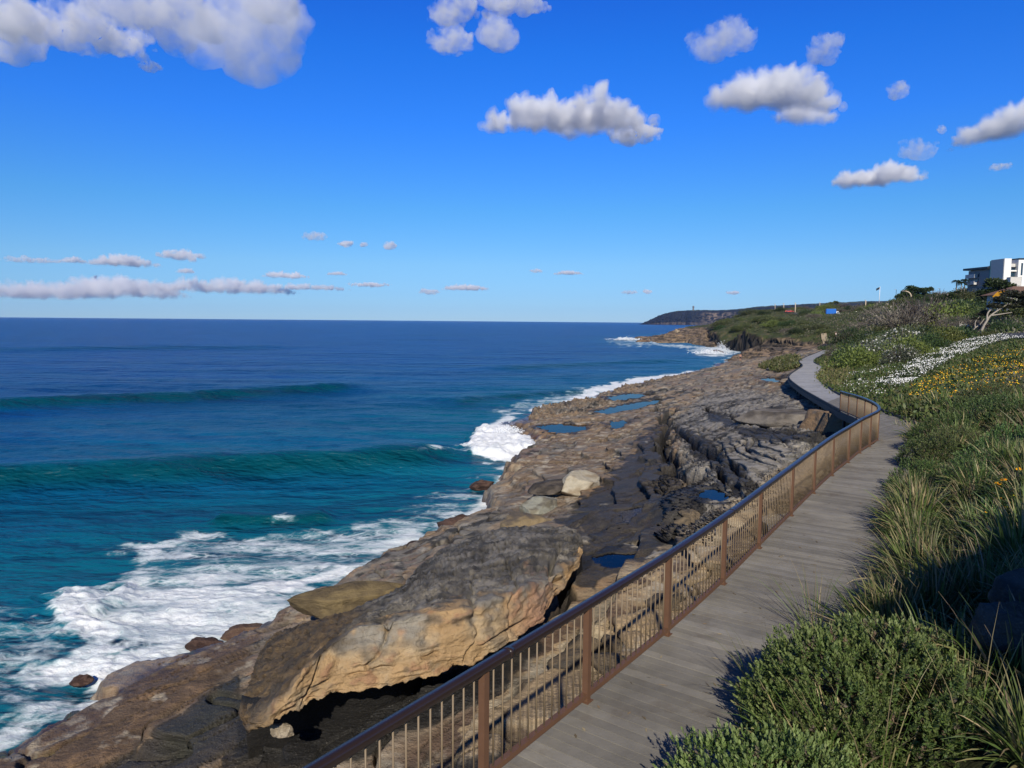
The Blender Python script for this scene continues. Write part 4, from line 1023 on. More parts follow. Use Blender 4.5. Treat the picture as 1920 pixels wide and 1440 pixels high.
# ---------------------------------------------------------------- scatter helpers: points on the ground seen inside an outline
VX, VY, VZ = X.ravel(), Y.ravel(), H.ravel(); (PR, PC) = project(np.stack([VX, VY, VZ], -1))
DDr = DD.ravel(); HILL = (hill > .5).ravel()
def ground(poly, n, seed, dmin=3, dmax=600, hillonly=True, deckgap=.25, wt=0.):
    m = inpoly(PR[:, 0], PR[:, 1], poly) & (DDr > dmin) & (DDr < dmax)
    if hillonly: m &= HILL
    ids = np.nonzero(m)[0]; r = np.random.default_rng(seed)
    if len(ids) == 0: return np.zeros((0, 3))
    w_ = DDr[ids] ** wt; ids = r.choice(ids, n, p=w_ / w_.sum())
    s = DDr[ids] * .002
    x = VX[ids] + r.normal(0, 1, n) * s; y = VY[ids] + r.normal(0, 1, n) * s
    P = np.column_stack([x, y, tz(x, y)])
    if deckgap: P = P[polysd(P[:, 0], P[:, 1], deckpoly) < -deckgap]
    return P
def thin(P, rad, nmax=10**6):
    keep = []
    for p in P:
        rr = rad(p) if callable(rad) else rad
        if all((p[0] - q[0]) ** 2 + (p[1] - q[1]) ** 2 > rr * rr for q in keep): keep.append(p)
        if len(keep) >= nmax: break
    return np.array(keep)
def ondepth(px, py, d):
    p = atd(px, py, d); return np.array([p[0], p[1], float(tz(p[0], p[1])[0])])

# ---------------------------------------------------------------- strap leaved tussocks beside the walk
TU = [fmesh('tussock', [tussock(500 + i, 300, L=(.38, .76), W=.0125, lean=1.15, dry=(.18, .22, .30, .2)[i])]) for i in range(4)]
TUf = [fmesh('tussock', [tussock(520 + i, 130, L=(.35, .7), W=.015, dry=.22)]) for i in range(3)]
r = np.random.default_rng(12)
def put(mesh, P, s, name, label, cat, group, sz=None, kind=None, sink=.02):
    o = add(name, mesh, None, (P[0], P[1], P[2] - sink), r.uniform(0, 6.28), (s, s, s * (sz or 1)))
    return tag(o, label, cat, group, kind)
near = ground([(1230,1440),(1330,1330),(1420,1180),(1500,1060),(1600,960),(1680,880),(1700,830),(1960,830),(1990,1440)], 900, 21, 4.2, 19, wt=1.0)
near = np.array([p for p in near if not (p[1] < 7.0 and p[0] < 4.0)])
near = thin(near, lambda p: .60 if p[1] < 12 else .74)
near = np.array([p for p in near if p[1] < 15 or polysd(np.array([p[0]]), np.array([p[1]]), deckpoly)[0] < -.9])
for p in near:
    shady = p[0] > p[1] * .62 and p[1] < 8
    put(TU[r.integers(0, 4)], p, r.choice([.75, .95, 1.15, 1.4]), 'tussock', 'green and straw strap leaved tussock crowding the near boardwalk edge', 'grass tussock', 'strap leaved tussocks beside the near boardwalk')
mid = ground([(1650,800),(1690,780),(1730,830),(1700,880),(1960,900),(1960,740),(1850,760),(1760,770),(1680,740),(1640,770)], 700, 22, 17, 42, wt=.8)
mid = thin(mid, lambda p: .72 + p[1] * .006)
for p in mid:
    put(TUf[r.integers(0, 3)], p, r.choice([.7, 1., 1.3, 1.6]), 'tussock', 'dry tipped tussock on the bank past the boardwalk bend', 'grass tussock', 'tussocks on the bank past the bend')
for px, py, d, s in ((1705,768,29,1.5),(1690,775,28.5,1.3),(1735,790,25,1.5),(1755,800,23,1.4)):
    put(TUf[0], ondepth(px, py, d), s, 'tussock', 'large rounded tussock spilling toward the kerb just past the bend', 'grass tussock', 'big tussocks at the kerb past the bend')
for q in resample(Rs, .62):
    if 5.5 < q[1] < 16.5:
        e_ = q + np.array([r.uniform(.1, .5), r.uniform(-.2, .1), 0]); e_[2] = max(float(tz(e_[0], e_[1])[0]), q[2] - .1)
        if r.random() < .8: put(TU[r.integers(0, 4)], e_, r.uniform(.85, 1.2), 'tussock', 'spiky tussock leaning over the right edge of the boardwalk', 'grass tussock', 'tussocks leaning over the right boardwalk edge')
# one tall tussock mass leaning over the boardwalk in front of the shade
print('tussocks', len(near), len(mid))
# ---------------------------------------------------------------- the two small leaved shrubs in the near corner
def shrub_mesh(seed, R3, nsh, cols, tips):
    """small leaved shrub: short upright shoots with whorls of little leaves over a lumpy dome"""
    r = np.random.default_rng(seed); P = []
    d = unit(r, nsh); d[:, 2] = np.abs(d[:, 2]) * 1.0 - .12; d /= np.linalg.norm(d, axis=1)[:, None]
    lump = 1 + .24 * n3(d * 1.0, .42, 3, seed) + .07 * n3(d, .16, 2, seed + 5)
    dep = 1 - np.abs(r.normal(0, .10, nsh))
    S0 = d * (lump * dep)[:, None] * np.array(R3)
    ax = d * np.array([.8, .8, .6]) + [0, 0, .75] + r.normal(0, .28, (nsh, 3)); ax /= np.linalg.norm(ax, axis=1)[:, None]
    gap = n3(d, .30, 3, seed + 11) + r.normal(0, .08, nsh) > -.30; S0, ax, d = S0[gap], ax[gap], d[gap]; nsh = len(S0); ax /= np.linalg.norm(ax, axis=1)[:, None]
    Ls_ = r.uniform(.05, .13, nsh); k = 12
    t = np.tile(np.linspace(.05, 1, k), (nsh, 1)); phi = np.arange(k) * 2.4 + r.uniform(0, 6.28, (nsh, 1))
    a1 = np.cross(ax, [0.3, .2, 1.]); a1 /= np.linalg.norm(a1, axis=1)[:, None] + 1e-9; b1 = np.cross(ax, a1)
    out_ = a1[:, None] * np.cos(phi)[..., None] + b1[:, None] * np.sin(phi)[..., None]
    B = S0[:, None] + ax[:, None] * (t * Ls_[:, None])[..., None]
    D = out_ * (1.15 - t)[..., None] + ax[:, None] * (.35 + .9 * t[..., None])
    sh = pick(r, nsh, cols, .30); dead = r.random(nsh) < .07; sh[dead] = pick(r, int(dead.sum()), [(.22,.16,.10), (.16,.13,.09)]); c = np.repeat(sh[:, None], k, 1); tp = (t > .72)[..., None]
    c = np.where(tp, c * .45 + np.array(tips) * .55, c)
    Lf = r.uniform(.028, .046, (nsh, k)); n_ = nsh * k
    return cards(B.reshape(n_, 3), D.reshape(n_, 3), (ax[:, None] + r.normal(0, .3, (nsh, k, 3))).reshape(n_, 3), Lf.ravel(), Lf.ravel() * .24, c.reshape(n_, 3))
SM = []
for i_ in range(3):
    V, Qd, c = shrub_mesh(560 + i_, (1, 1, .85), 1500, ([(.075,.13,.035), (.055,.10,.03)], [(.10,.13,.045), (.13,.14,.06)], [(.05,.085,.028), (.065,.10,.032)])[i_], (.20,.27,.09)); SM.append((V, Qd, c))
for px, py, d, s_, k_ in ((1735,930,17,.9,0),(1800,870,19,1.05,1),(1850,905,15,.85,2),(1775,835,22,1.1,0),(1880,820,22,1.2,2),(1712,985,13.5,.62,1),(1830,800,25,1.1,0),(1900,880,17,1.0,0),(1790,1000,11.5,.65,2),(1690,1060,10.6,.5,0),(1745,870,20,.85,2),(1860,770,28,1.2,1)):
    V, Qd, c = SM[k_]
    if 'bush_%d' % k_ not in globals(): globals()['bush_%d' % k_] = mk_mesh('bush', V, Qd, c, False, [M_LEAF])
    put(globals()['bush_%d' % k_], ondepth(px, py, d), s_, 'bush', 'small leafy green bush growing among the tussocks on the right bank', 'bush', 'leafy bushes among the tussocks', sink=.1)
SC, ST_ = [(.11,.175,.042), (.075,.13,.036), (.14,.20,.055)], (.30,.37,.14)
def shrub(px, py, z, R3, n, seed, label, rz=0):
    p = atz(px, py, z); root = empty('shrub', (p[0], p[1], z), rz); tag(root, label, 'shrub')
    V, Qd, c = shrub_mesh(seed, R3, n, SC, ST_); add('foliage', mk_mesh('foliage', V, Qd, c, False, [M_LEAF]), root)
    v, q, c = twigs(seed, 40, (.16,.12,.08), 1, .8, .010); add('stem', mk_mesh('stem', v * np.array(R3) * .86, q, c, True, [M_BARK]), root)
    return root
shrub(1632, 1400, 7.0, (1.18, 1.05, 1.14), 7200, 31, 'big rounded small leaved green shrub overhanging the boardwalk in the near corner')
shrub(1450, 1580, 6.95, (.95, .62, .78), 3000, 32, 'low grey green shrub at the very bottom edge in front of the big rounded shrub')
# grass blades that poke through and beside the big shrub
tg = fmesh('tussock', [tussock(540, 70, L=(.7, 1.35), W=.005, dry=.35, spread=.18, cols=[(.10,.16,.03), (.13,.17,.04)])])
for px, py, z, s, lb in ((1640,1500,7.1,1.0,'long fine grass growing through the front of the big rounded shrub'),(1450,1330,7.02,.8,'thin grass at the boardwalk edge before the shadow of the big shrub'),(1820,1430,7.3,1.1,'arching straw grass at the dark right corner below the orange flower'),(1530,1190,7.02,.85,'upright dry stalks between the big shrub and the tussocks')):
    put(tg, atz(px, py, z), s, 'grass_clump', lb, 'grass', None)
# yellow everlasting daisies at the edge of the shade
M_YEL = m_plain('yellow_petal', (.85, .56, .018), .5, .1, 20, .0, .3); M_WPET = m_plain('white_petal', (.80, .80, .78), .6, .05, 20, 0, .2)
def daisy(mb, r, R0=.03, col=(1, 1, 1), tilt=None):
    n = 13; a = np.arange(n) / n * 6.283; M_ = Matrix.Rotation(r.normal(0, .35), 3, 'X') @ Matrix.Rotation(r.normal(0, .35) - .2, 3, 'Y')
    M_ = np.array(M_)
    P = np.zeros((n, 3)); D = np.column_stack([np.cos(a), np.sin(a), np.full(n, .15)]); Nn = np.tile([0, 0, 1.], (n, 1))
    V, Qd, c = cards(P, D, Nn, np.full(n, R0), np.full(n, R0 * .24), np.ones((n, 3)) * col)
    return V @ M_.T, Qd, c
def flower_plant(p, hgt, R0, label, seed, mat, col=(1, 1, 1), lean=(0, 0)):
    r = np.random.default_rng(seed); root = empty('daisy', p); tag(root, label, 'flower')
    t = np.linspace(0, 1, 6)[:, None]; P = np.array([[0, 0, 0.]]) + t * np.array([[lean[0], lean[1], hgt]]) + np.sin(t * 3.1) * [[.03, .02, 0]]
    MB().tube(P, np.linspace(.004, .003, 6), 5, (.12,.14,.05)).build('stem', M_COL, root, True)
    V, Qd, c = join([daisy(None, r, R0, col), daisy(None, r, R0 * .75, col)]); Qd = np.asarray(Qd)
    V[len(V) // 2:, 2] += R0 * .12; add('petals', mk_mesh('petals', V + P[-1], Qd, c, False, [mat]), root)
    b = MB(); b.tube([P[-1] + [0, 0, -.004], P[-1] + [0, 0, R0 * .3]], [R0 * .42, R0 * .25], 8, (.7,.28,.01)); b.build('flower_centre', M_COL, root, True)
FL = [(1845,1368,6.2,.35,.05,'single orange yellow daisy lit against the dark right corner'),(1872,907,12.6,.55,.05,'orange daisy at the top of the little group above the shade'),(1882,900,12.7,.55,.05,'orange daisy beside the topmost one of the little group'),
      (1877,935,12.2,.5,.05,'upper left yellow daisy of the cluster by the shade'),(1893,942,12.0,.5,.05,'lower yellow daisy of the cluster by the shade'),(1902,932,12.2,.5,.05,'rightmost yellow daisy of the cluster by the shade'),
      (1900,940,12.0,.5,.045,'smaller yellow daisy just under the rightmost of the cluster'),(1884,952,11.8,.5,.05,'yellow daisy at the bottom of the cluster by the shade'),(1846,961,11.5,.5,.05,'yellow daisy alone left of the cluster by the shade'),(1910,880,13,.5,.045,'small orange daisy near the frame edge above the cluster')]
for i, (px, py, d, hh_, R0, lb) in enumerate(FL):
    t = atd(px, py, d); g = float(tz(t[0], t[1])[0]); hgt = max(.25, t[2] - g)
    flower_plant((t[0], t[1], t[2] - hgt), hgt, R0 * 1.25, lb, 600 + i, M_YEL, (1, .75, .6) if 'orange' in lb else (1, 1.25, 1))
# leafy mat under those daisies
def mat_of(P, nper, leaf, cols, seed, hgt, spread):
    r = np.random.default_rng(seed); n = len(P) * nper; B = np.repeat(P, nper, 0) + np.column_stack([r.normal(0, spread, n), r.normal(0, spread, n), np.abs(r.normal(0, hgt, n))])
    D = unit(r, n) + [0, 0, .7]; L = r.uniform(.6, 1.3, n) * leaf
    return cards(B, D, unit(r, n) + [0, -.3, .8], L, L * .22, pick(r, n, cols, .3))
P = ground([(1830,900),(1925,870),(1925,1000),(1850,985)], 420, 41, 8, 16)
V, Qd, c = mat_of(P, 26, .06, [(.035,.075,.02), (.05,.09,.03), (.03,.06,.02)], 42, .22, .12)
tag(add('groundcover', mk_mesh('groundcover', V, Qd, c, False, [M_LEAF])), 'dark leafy mat under the yellow daisies', kind='stuff')
# ---------------------------------------------------------------- shrubs and trees of the hillside
GR = {'dark': [(.042,.068,.020), (.055,.08,.026), (.032,.056,.018)], 'olive': [(.090,.105,.036), (.11,.12,.042), (.07,.085,.03)], 'lime': [(.14,.17,.04), (.17,.19,.05), (.11,.14,.034)],
      'grey': [(.15,.13,.10), (.19,.165,.125), (.12,.105,.08)], 'sage': [(.11,.13,.08), (.14,.155,.105), (.085,.10,.06)]}
def bush_mesh(seed, kind, n=5200, nc=40, leaf=.062, tw=0, flat=.75, extra=None):
    parts = [foliage_dome(seed, n, nc, leaf, GR[kind], flat, .36)]
    if tw: parts.append(twigs(seed + 1, tw, (.15,.125,.105), 1.0, flat * 1.1, .010))
    if extra is not None:
        r = np.random.default_rng(seed + 9); k = 160; d = unit(r, k); d[:, 2] = abs(d[:, 2]); P = d * [.95, .95, .95 * flat]
        parts.append(cards(P, unit(r, k) + [0, 0, .5], d + unit(r, k) * .4, np.full(k, .07), np.full(k, .03), np.tile(extra, (k, 1))))
    return fmesh('bush', parts)
BM = {'dark': [bush_mesh(701, 'dark'), bush_mesh(702, 'dark', flat=.6)], 'olive': [bush_mesh(703, 'olive'), bush_mesh(704, 'olive', flat=.55, nc=24)],
      'lime': [bush_mesh(705, 'lime')], 'grey': [bush_mesh(706, 'grey', 3000, 34, .05, 320), bush_mesh(707, 'grey', 3600, 30, .055, 200, .6)], 'sage': [bush_mesh(708, 'sage', 4200, 34, .06, 60, .8, (.62,.60,.52))]}
LB = {'dark': 'dark green shrub', 'olive': 'olive green shrub', 'lime': 'bright yellow green shrub', 'grey': 'grey brown twiggy shrub', 'sage': 'sage green shrub with pale flower heads'}
r = np.random.default_rng(55)
def bush(kind, P, w, hgt, label, group=None, sink=.12):
    m_ = BM[kind][r.integers(0, len(BM[kind]))]
    o = add('bush', m_, None, (P[0], P[1], P[2] - sink * hgt), r.uniform(0, 6.28), (w / 2, w / 2 * r.uniform(.85, 1.1), hgt / .85))
    return tag(o, label, 'bush', group)
# individual bushes one can point to: px, py of the foot, depth, width m, height m
ONE = [('lime',1578,668,122,4.2,1.9,'bright green bush at the right of the path end, before the dark shrubs'),('dark',1612,676,112,6.5,3.0,'dark bluish green bush behind the bright green one at the path'),
       ('sage',1640,690,98,6.5,2.6,'sage bush with dry flower heads left of the white daisies'),('sage',1690,668,106,7.5,3.6,'larger sage bush with pale heads just above the white daisy patch'),
       ('grey',1690,640,150,15,6.6,'wide grey brown leafless looking bush in the middle of the hillside'),('grey',1728,636,152,13,7.6,'tallest grey brown twiggy bush on the middle slope'),
       ('lime',1772,645,150,12,5.6,'rounded yellow green bush right of the grey twiggy bushes'),('olive',1740,612,165,9,4.2,'olive bush rising behind the grey twiggy bushes'),
       ('dark',1560,650,165,6,2.2,'dark bush beside the end of the path'),('grey',1598,655,150,7,3.2,'grey twiggy bush above the bright green bush at the path'),
       ('dark',1655,650,135,8,3.6,'dark bush below the grey twiggy bushes'),('olive',1715,655,125,8,3.2,'olive bush between the sage bush and the yellow green bush'),('dark',1760,645,120,8,2.8,'dark green bush at the upper edge of the white daisies'),
       ('dark',1800,600,175,11,5.0,'dark rounded bush below the grey building'),('olive',1755,590,190,14,5.5,'broad olive bush on the slope left of the building'),('dark',1835,590,180,12,5.0,'dark bush right under the grey timber wing'),
       ('grey',1770,575,215,12,5,'grey brown bush below the palms'),('dark',1720,580,240,14,6,'dark bush left of the palms'),('olive',1660,600,215,12,5,'olive bush at the foot of the curved street lamp'),
       ('grey',1635,625,190,12,5,'grey brown bush left of the wide leafless bush'),('dark',1610,640,175,9,4,'dark bush at the foot of the hillside behind the grey twiggy one'),
       ('dark',1880,630,100,4.5,2.2,'dark bush under the leaning tree trunks by the road'),('grey',1868,612,112,5.5,3.2,'reddish grey bush behind the leaning tree trunks'),('olive',1862,634,98,3.6,1.6,'small olive bush at the road edge above the white daisies'),('grey',1815,625,122,5,2.8,'thin grey bush left of the leaning trunks')]
for k_, px, py, d, w_, h_, lb in ONE: bush(k_, ondepth(px, py, d), w_ * 1.25, h_ * 1.2, lb)
def fill(poly, n, seed, dmin, dmax, rad, kinds, pk, w_, h_, where, nmax=400):
    P = thin(ground(poly, n, seed, dmin, dmax, True, 1.2, wt=.6), rad, nmax)
    pj_, _ = project(P)
    for p, (ax_, ay_) in zip(P, pj_):
        if 1535 < ax_ < 1632 and 586 < ay_ < 616 or 1440 < ax_ < 1500 and 585 < ay_ < 600: continue
        k_ = kinds[int(r.choice(len(kinds), p=pk))]; s = r.uniform(.75, 1.35)
        bush(k_, p, w_ * s * r.uniform(.8, 1.25), h_ * s, LB[k_] + ' ' + where, LB[k_] + 's ' + where)
    return len(P)
K5 = ['dark', 'olive', 'lime', 'grey', 'sage']
c1 = fill([(1560,668),(1600,640),(1700,600),(1800,590),(1850,600),(1800,640),(1760,660),(1700,690),(1640,705),(1600,690)], 700, 61, 85, 230, 5.2, K5, [.3,.26,.1,.22,.12], 6, 2.9, 'on the middle slope')
c2 = fill([(1335,614),(1380,590),(1420,572),(1520,575),(1600,580),(1680,575),(1660,640),(1560,640),(1480,628),(1400,620)], 900, 62, 232, 470, 9.0, K5, [.28,.42,.04,.24,.02], 10, 3.2, 'on the far hill above the cliff', 110)
c3 = fill([(1600,590),(1700,545),(1760,540),(1925,545),(1925,600),(1800,610),(1700,620)], 600, 63, 175, 430, 9.5, K5, [.42,.3,.03,.23,.02], 11, 4.6, 'high on the slope below the skyline', 70)
print('bushes', c1, c2, c3)
# low scrub that reads as one mass
P = ground([(1335,612),(1380,590),(1420,575),(1640,560),(1800,545),(1925,545),(1925,625),(1800,640),(1640,660),(1560,650),(1480,627),(1400,620)], 9000, 71, 100, 470, wt=.9)
V, Qd, c = mat_of(P, 14, .50, GR['olive'] + GR['dark'] + GR['grey'] + [(.08,.09,.03)], 72, .28, .8)
tag(add('scrub', mk_mesh('scrub', V, Qd, c, False, [M_LEAF])), 'low coastal scrub covering the hill', kind='stuff')
# meadow, white daisies and yellow daisies
MEAD = [(1532,712),(1545,690),(1530,676),(1560,664),(1640,690),(1720,660),(1850,640),(1925,640),(1925,790),(1850,800),(1760,790),(1700,790),(1640,768),(1570,735)]
P = ground(MEAD, 7000, 81, 22, 170, deckgap=.15, wt=.1)
V, Qd, c = mat_of(P, 16, .26, [(.075,.105,.026), (.095,.12,.035), (.05,.08,.02), (.12,.115,.05)], 82, .10, .28)
tag(add('grass', mk_mesh('grass', V, Qd, c, False, [M_LEAF])), 'rough green grass on the bank beside the path', kind='stuff')
P = ground([(1536,708),(1548,690),(1560,668),(1585,672),(1600,690),(1575,730),(1550,722)], 1600, 83, 40, 150, deckgap=.1)
V, Qd, c = mat_of(P, 14, .30, [(.16,.155,.05), (.12,.13,.04), (.20,.17,.08)], 84, .10, .2)
tag(add('grass', mk_mesh('grass', V, Qd, c, False, [M_LEAF])), 'yellowish grass along the kerb of the far path', kind='stuff')
def blooms(name, poly, n, seed, dmin, dmax, col, size, hgt, mat, label, clump=0, pn_=0):
    r2 = np.random.default_rng(seed); P = ground(poly, n, seed, dmin, dmax, deckgap=.3, wt=.15)
    if clump: P = P[fbm(P[:, 0] / clump, P[:, 1] / clump, 3, seed) > pn_]
    n = len(P); P = P + np.column_stack([np.zeros(n), np.zeros(n), r2.uniform(.6, 1.25, n) * hgt])
    a = np.arange(8) / 8 * 6.283; s = size * r2.uniform(.7, 1.25, n) * (1 + P[:, 1] / 130.0)
    Nn = unit(r2, n) * .55 + [0, -.45, .75]; Nn /= np.linalg.norm(Nn, axis=1)[:, None]
    A_ = np.cross(Nn, [1., 0, 0]); A_ /= np.linalg.norm(A_, axis=1)[:, None]; B_ = np.cross(Nn, A_)
    rad = np.where(np.arange(8) % 2 == 0, 1, .72)
    V = P[:, None] + (A_[:, None] * (np.cos(a) * rad)[None, :, None] + B_[:, None] * (np.sin(a) * rad)[None, :, None]) * s[:, None, None]
    V = np.concatenate([V, (P - Nn * s[:, None] * .18)[:, None]], 1).reshape(-1, 3); b = (np.arange(n) * 9)[:, None, None]
    T = (b + np.array([[i, (i + 1) % 8, 8] for i in range(8)])[None]).reshape(-1, 3)
    c = np.repeat(np.array(col)[r2.integers(0, len(col), n)], 9, 0)
    tag(add(name, mk_mesh(name, V, T, c, False, [mat])), label, kind='stuff')
WH = [(1645,725),(1690,700),(1725,672),(1760,652),(1800,634),(1860,628),(1915,640),(1850,652),(1800,672),(1760,690),(1715,720),(1680,735)]
P = ground(WH, 3200, 85, 35, 130); V, Qd, c = mat_of(P, 16, .20, [(.035,.06,.025), (.05,.08,.03), (.028,.05,.02)], 86, .14, .22)
tag(add('groundcover', mk_mesh('groundcover', V, Qd, c, False, [M_LEAF])), 'dark leaves of the white daisy patch', kind='stuff')
blooms('white_flowers', WH, 8500, 87, 35, 130, [(1,1,1), (.92,.92,.9)], .027, .42, M_WPET, 'white daisies massed in a drift across the bank', 5, -.22)
blooms('white_flowers', [(1575,730),(1590,700),(1640,690),(1690,690),(1720,690),(1690,735),(1640,755),(1600,745)], 1300, 88, 30, 90, [(1,1,1)], .028, .3, M_WPET, 'sparse white flowers in the grass beside the far path', 3, -.05)
YL = [(1690,745),(1740,715),(1800,690),(1860,668),(1925,655),(1925,730),(1870,760),(1800,770),(1740,775)]
P = ground(YL, 2600, 89, 22, 90); V, Qd, c = mat_of(P, 16, .15, [(.05,.085,.025), (.07,.105,.035), (.10,.12,.075), (.04,.07,.02)], 90, .13, .2)
tag(add('groundcover', mk_mesh('groundcover', V, Qd, c, False, [M_LEAF])), 'green leaves of the yellow daisy patch', kind='stuff')
blooms('yellow_flowers', YL, 5000, 91, 22, 90, [(1,1,1), (1,.85,.7), (1,1.1,1.2), (1,.6,.4)], .026, .36, M_YEL, 'yellow and orange daisies scattered over the bank', 3, -.18)
# silvery mat at the right edge of the bank
P = ground([(1780,760),(1860,715),(1925,690),(1925,740),(1860,770)], 1500, 92, 20, 60); V, Qd, c = mat_of(P, 18, .11, [(.19,.20,.15), (.14,.16,.11), (.23,.18,.11)], 93, .15, .2)
tag(add('groundcover', mk_mesh('groundcover', V, Qd, c, False, [M_LEAF])), 'silvery grey leaves at the right of the bank', kind='stuff')
# grass on the rock shelf: the tuft by the far path and the green fringe below the railing
P = ground([(1425,690),(1450,680),(1475,668),(1494,672),(1494,690),(1465,698)], 900, 94, 60, 170, False, .2)
V, Qd, c = mat_of(P, 22, .45, [(.10,.10,.035), (.14,.125,.055), (.07,.085,.025)], 95, .25, .25); tag(add('grass', mk_mesh('grass', V, Qd, c, False, [M_LEAF])), 'tuft of green and yellow grass on the rock beside the far path', kind='stuff')
fr_ = []
for q in resample(LR[30:], .16):
    if 8 < q[1] < 27:
        for k in range(3): fr_.append(q + [r.uniform(-.9, -.25), r.uniform(.1, .9), 0])
fr_ = np.array(fr_); fr_[:, 2] = tz(fr_[:, 0], fr_[:, 1]); fr_ = fr_[(fbm(fr_[:, 0] / 2.2, fr_[:, 1] / 2.2, 3, 96) > -.08) & (polysd(fr_[:, 0], fr_[:, 1], deckpoly) < -.3)]
V, Qd, c = mat_of(fr_, 22, .34, [(.10,.13,.03), (.14,.15,.045), (.17,.15,.06)], 97, .14, .12); tag(add('grass', mk_mesh('grass', V, Qd, c, False, [M_LEAF])), 'yellow green grass growing on the rock just below the railing', kind='stuff')

# ---------------------------------------------------------------- trees
def crown_at(pts, rad, n, leaf, cols, seed, squash=.6):
    parts = []
    for i, (p, R_) in enumerate(zip(pts, rad)):
        V, Qd, c = foliage_dome(seed + i, n, 16, leaf, cols, .9, .42); parts.append((V * R_ * np.array([1, 1, squash]) + p, Qd, c))
    return parts
def tree(name, base, limbs, crowns, label, leafcols, seed, n=900, leaf=.11, bark=(1, 1, 1), cat='tree', group=None, squash=.6):
    root = empty(name, base); tag(root, label, cat, group); b = MB()
    for P, r0, r1 in limbs: P = catmull(np.array(P, float), 5); b.tube(P, np.linspace(r0, r1, len(P)), 7, bark)
    b.build('trunk', M_BARK, root, True)
    V, Qd, c = join(crown_at([np.array(p) for p, _ in crowns], [q for _, q in crowns], n, leaf, leafcols, seed, squash))
    add('crown', mk_mesh('crown', V, Qd, c, False, [M_LEAF]), root); return root
tc = [(.045,.050,.028), (.06,.062,.038), (.085,.075,.055), (.035,.042,.022)]
b0 = ondepth(1838, 622, 108)
tree('windswept_tree', b0, [([(0,0,-.4),(.3,0,1.0),(.9,0,2.2),(1.4,0,3.0),(2.6,0,3.9),(4.2,.2,4.9)], .22, .07), ([(.9,0,2.2),(1.1,.2,3.4),(2.0,.3,4.2),(3.0,.2,4.6)], .15, .05), ([(1.4,0,3.0),(2.6,-.2,3.2),(4.4,-.3,3.5)], .13, .05)],
     [((3.2,.3,5.2),1.5), ((4.8,.2,5.9),1.9), ((2.2,.5,4.3),1.1), ((5.6,-.2,4.4),1.5), ((6.6,.3,5.6),1.9), ((4.2,.6,4.2),1.2)], 'large windswept tree with a pale bare leaning trunk beside the road', tc, 801, 1100, .26)
b1 = ondepth(1822, 622, 110)
tree('windswept_tree', b1, [([(0,0,-.3),(.1,0,.7),(.5,0,1.3),(1.2,0,1.8),(1.8,0,2.7)], .16, .05), ([(.5,0,1.3),(.6,.2,2.2),(1.3,.2,3.2)], .09, .04)], [((1.6,.2,3.2),.9), ((2.3,.4,3.6),.9), ((1.0,.5,2.6),.7)], 'small windswept tree with a thin crooked trunk left of the large leaning one', tc, 811, 500, .26)
b2 = ondepth(1796, 614, 118)
tree('windswept_tree', b2, [([(0,0,-.3),(0,0,.8),(.25,0,1.6),(.7,0,2.2)], .11, .04), ([(.25,0,1.6),(.9,0,1.5),(1.6,.1,1.9)], .07, .03), ([(.25,0,1.6),(.2,0,2.3)], .05, .02)], [((1.5,.4,1.6),.6), ((.2,.8,1.0),.7)], 'nearly bare dead pale tree stump with forked branches above the daisies', [(.10,.09,.07), (.06,.06,.035)], 821, 260, .22)
b3 = ondepth(1868, 556, 205)
tree('spreading_tree', b3, [([(0,0,-.6),(.2,0,3),(.5,0,6)], .4, .15)], [((-2.4,0,4.2),3.2), ((.2,0,6.8),3.4), ((3.2,.5,6.0),3.2), ((-4.2,0,2.0),2.6), ((1.2,-.5,3.2),3.6), ((4.8,0,3.4),2.8)], 'dense dark green domed tree in front of the white tower', GR['dark'], 831, 1500, .22, (.5, .5, .5), squash=.75)
b4 = ondepth(1712, 562, 330)
tree('spreading_tree', b4, [([(0,0,-1),(.2,0,3),(.5,0,6)], .35, .15)], [((-3,0,2.2),3.4), ((1,0,2.6),3.6), ((5,0,1.6),3.2), ((-3,0,4.5),3.0), ((0,0,6.2),3.2), ((3.4,0,5.6),3.0), ((-5.6,0,3.0),2.6), ((7.0,0,6.6),2.2), ((5.6,0,3.6),2.8), ((10,0,3.2),2.6)], 'wind shaped dark tree group standing up on the skyline behind the curved lamp', GR['dark'], 841, 1300, .26, (.5, .5, .5), squash=.85)
b5 = ondepth(1783, 556, 250)
tree('spreading_tree', b5, [([(0,0,-1),(.2,0,2),(.6,0,4)], .25, .1)], [((-2.6,0,2.2),2.0), ((-.6,0,3.2),1.9), ((1.6,0,2.4),1.8), ((2.2,0,4.4),1.2)], 'small dark tree on the skyline just left of the palms', GR['dark'], 851, 900, .24, (.5, .5, .5), squash=.6)
b6 = ondepth(1562, 577, 440)
tree('spreading_tree', b6, [([(0,0,-1),(.2,0,2),(.6,0,5)], .25, .1)], [((-2.0,0,3.0),2.4), ((1.5,0,4.2),2.0), ((3.0,0,2.4),2.4)], 'small thin tree alone on the far skyline above the blue truck', GR['olive'], 861, 500, .3, (.6, .6, .6), squash=.7)
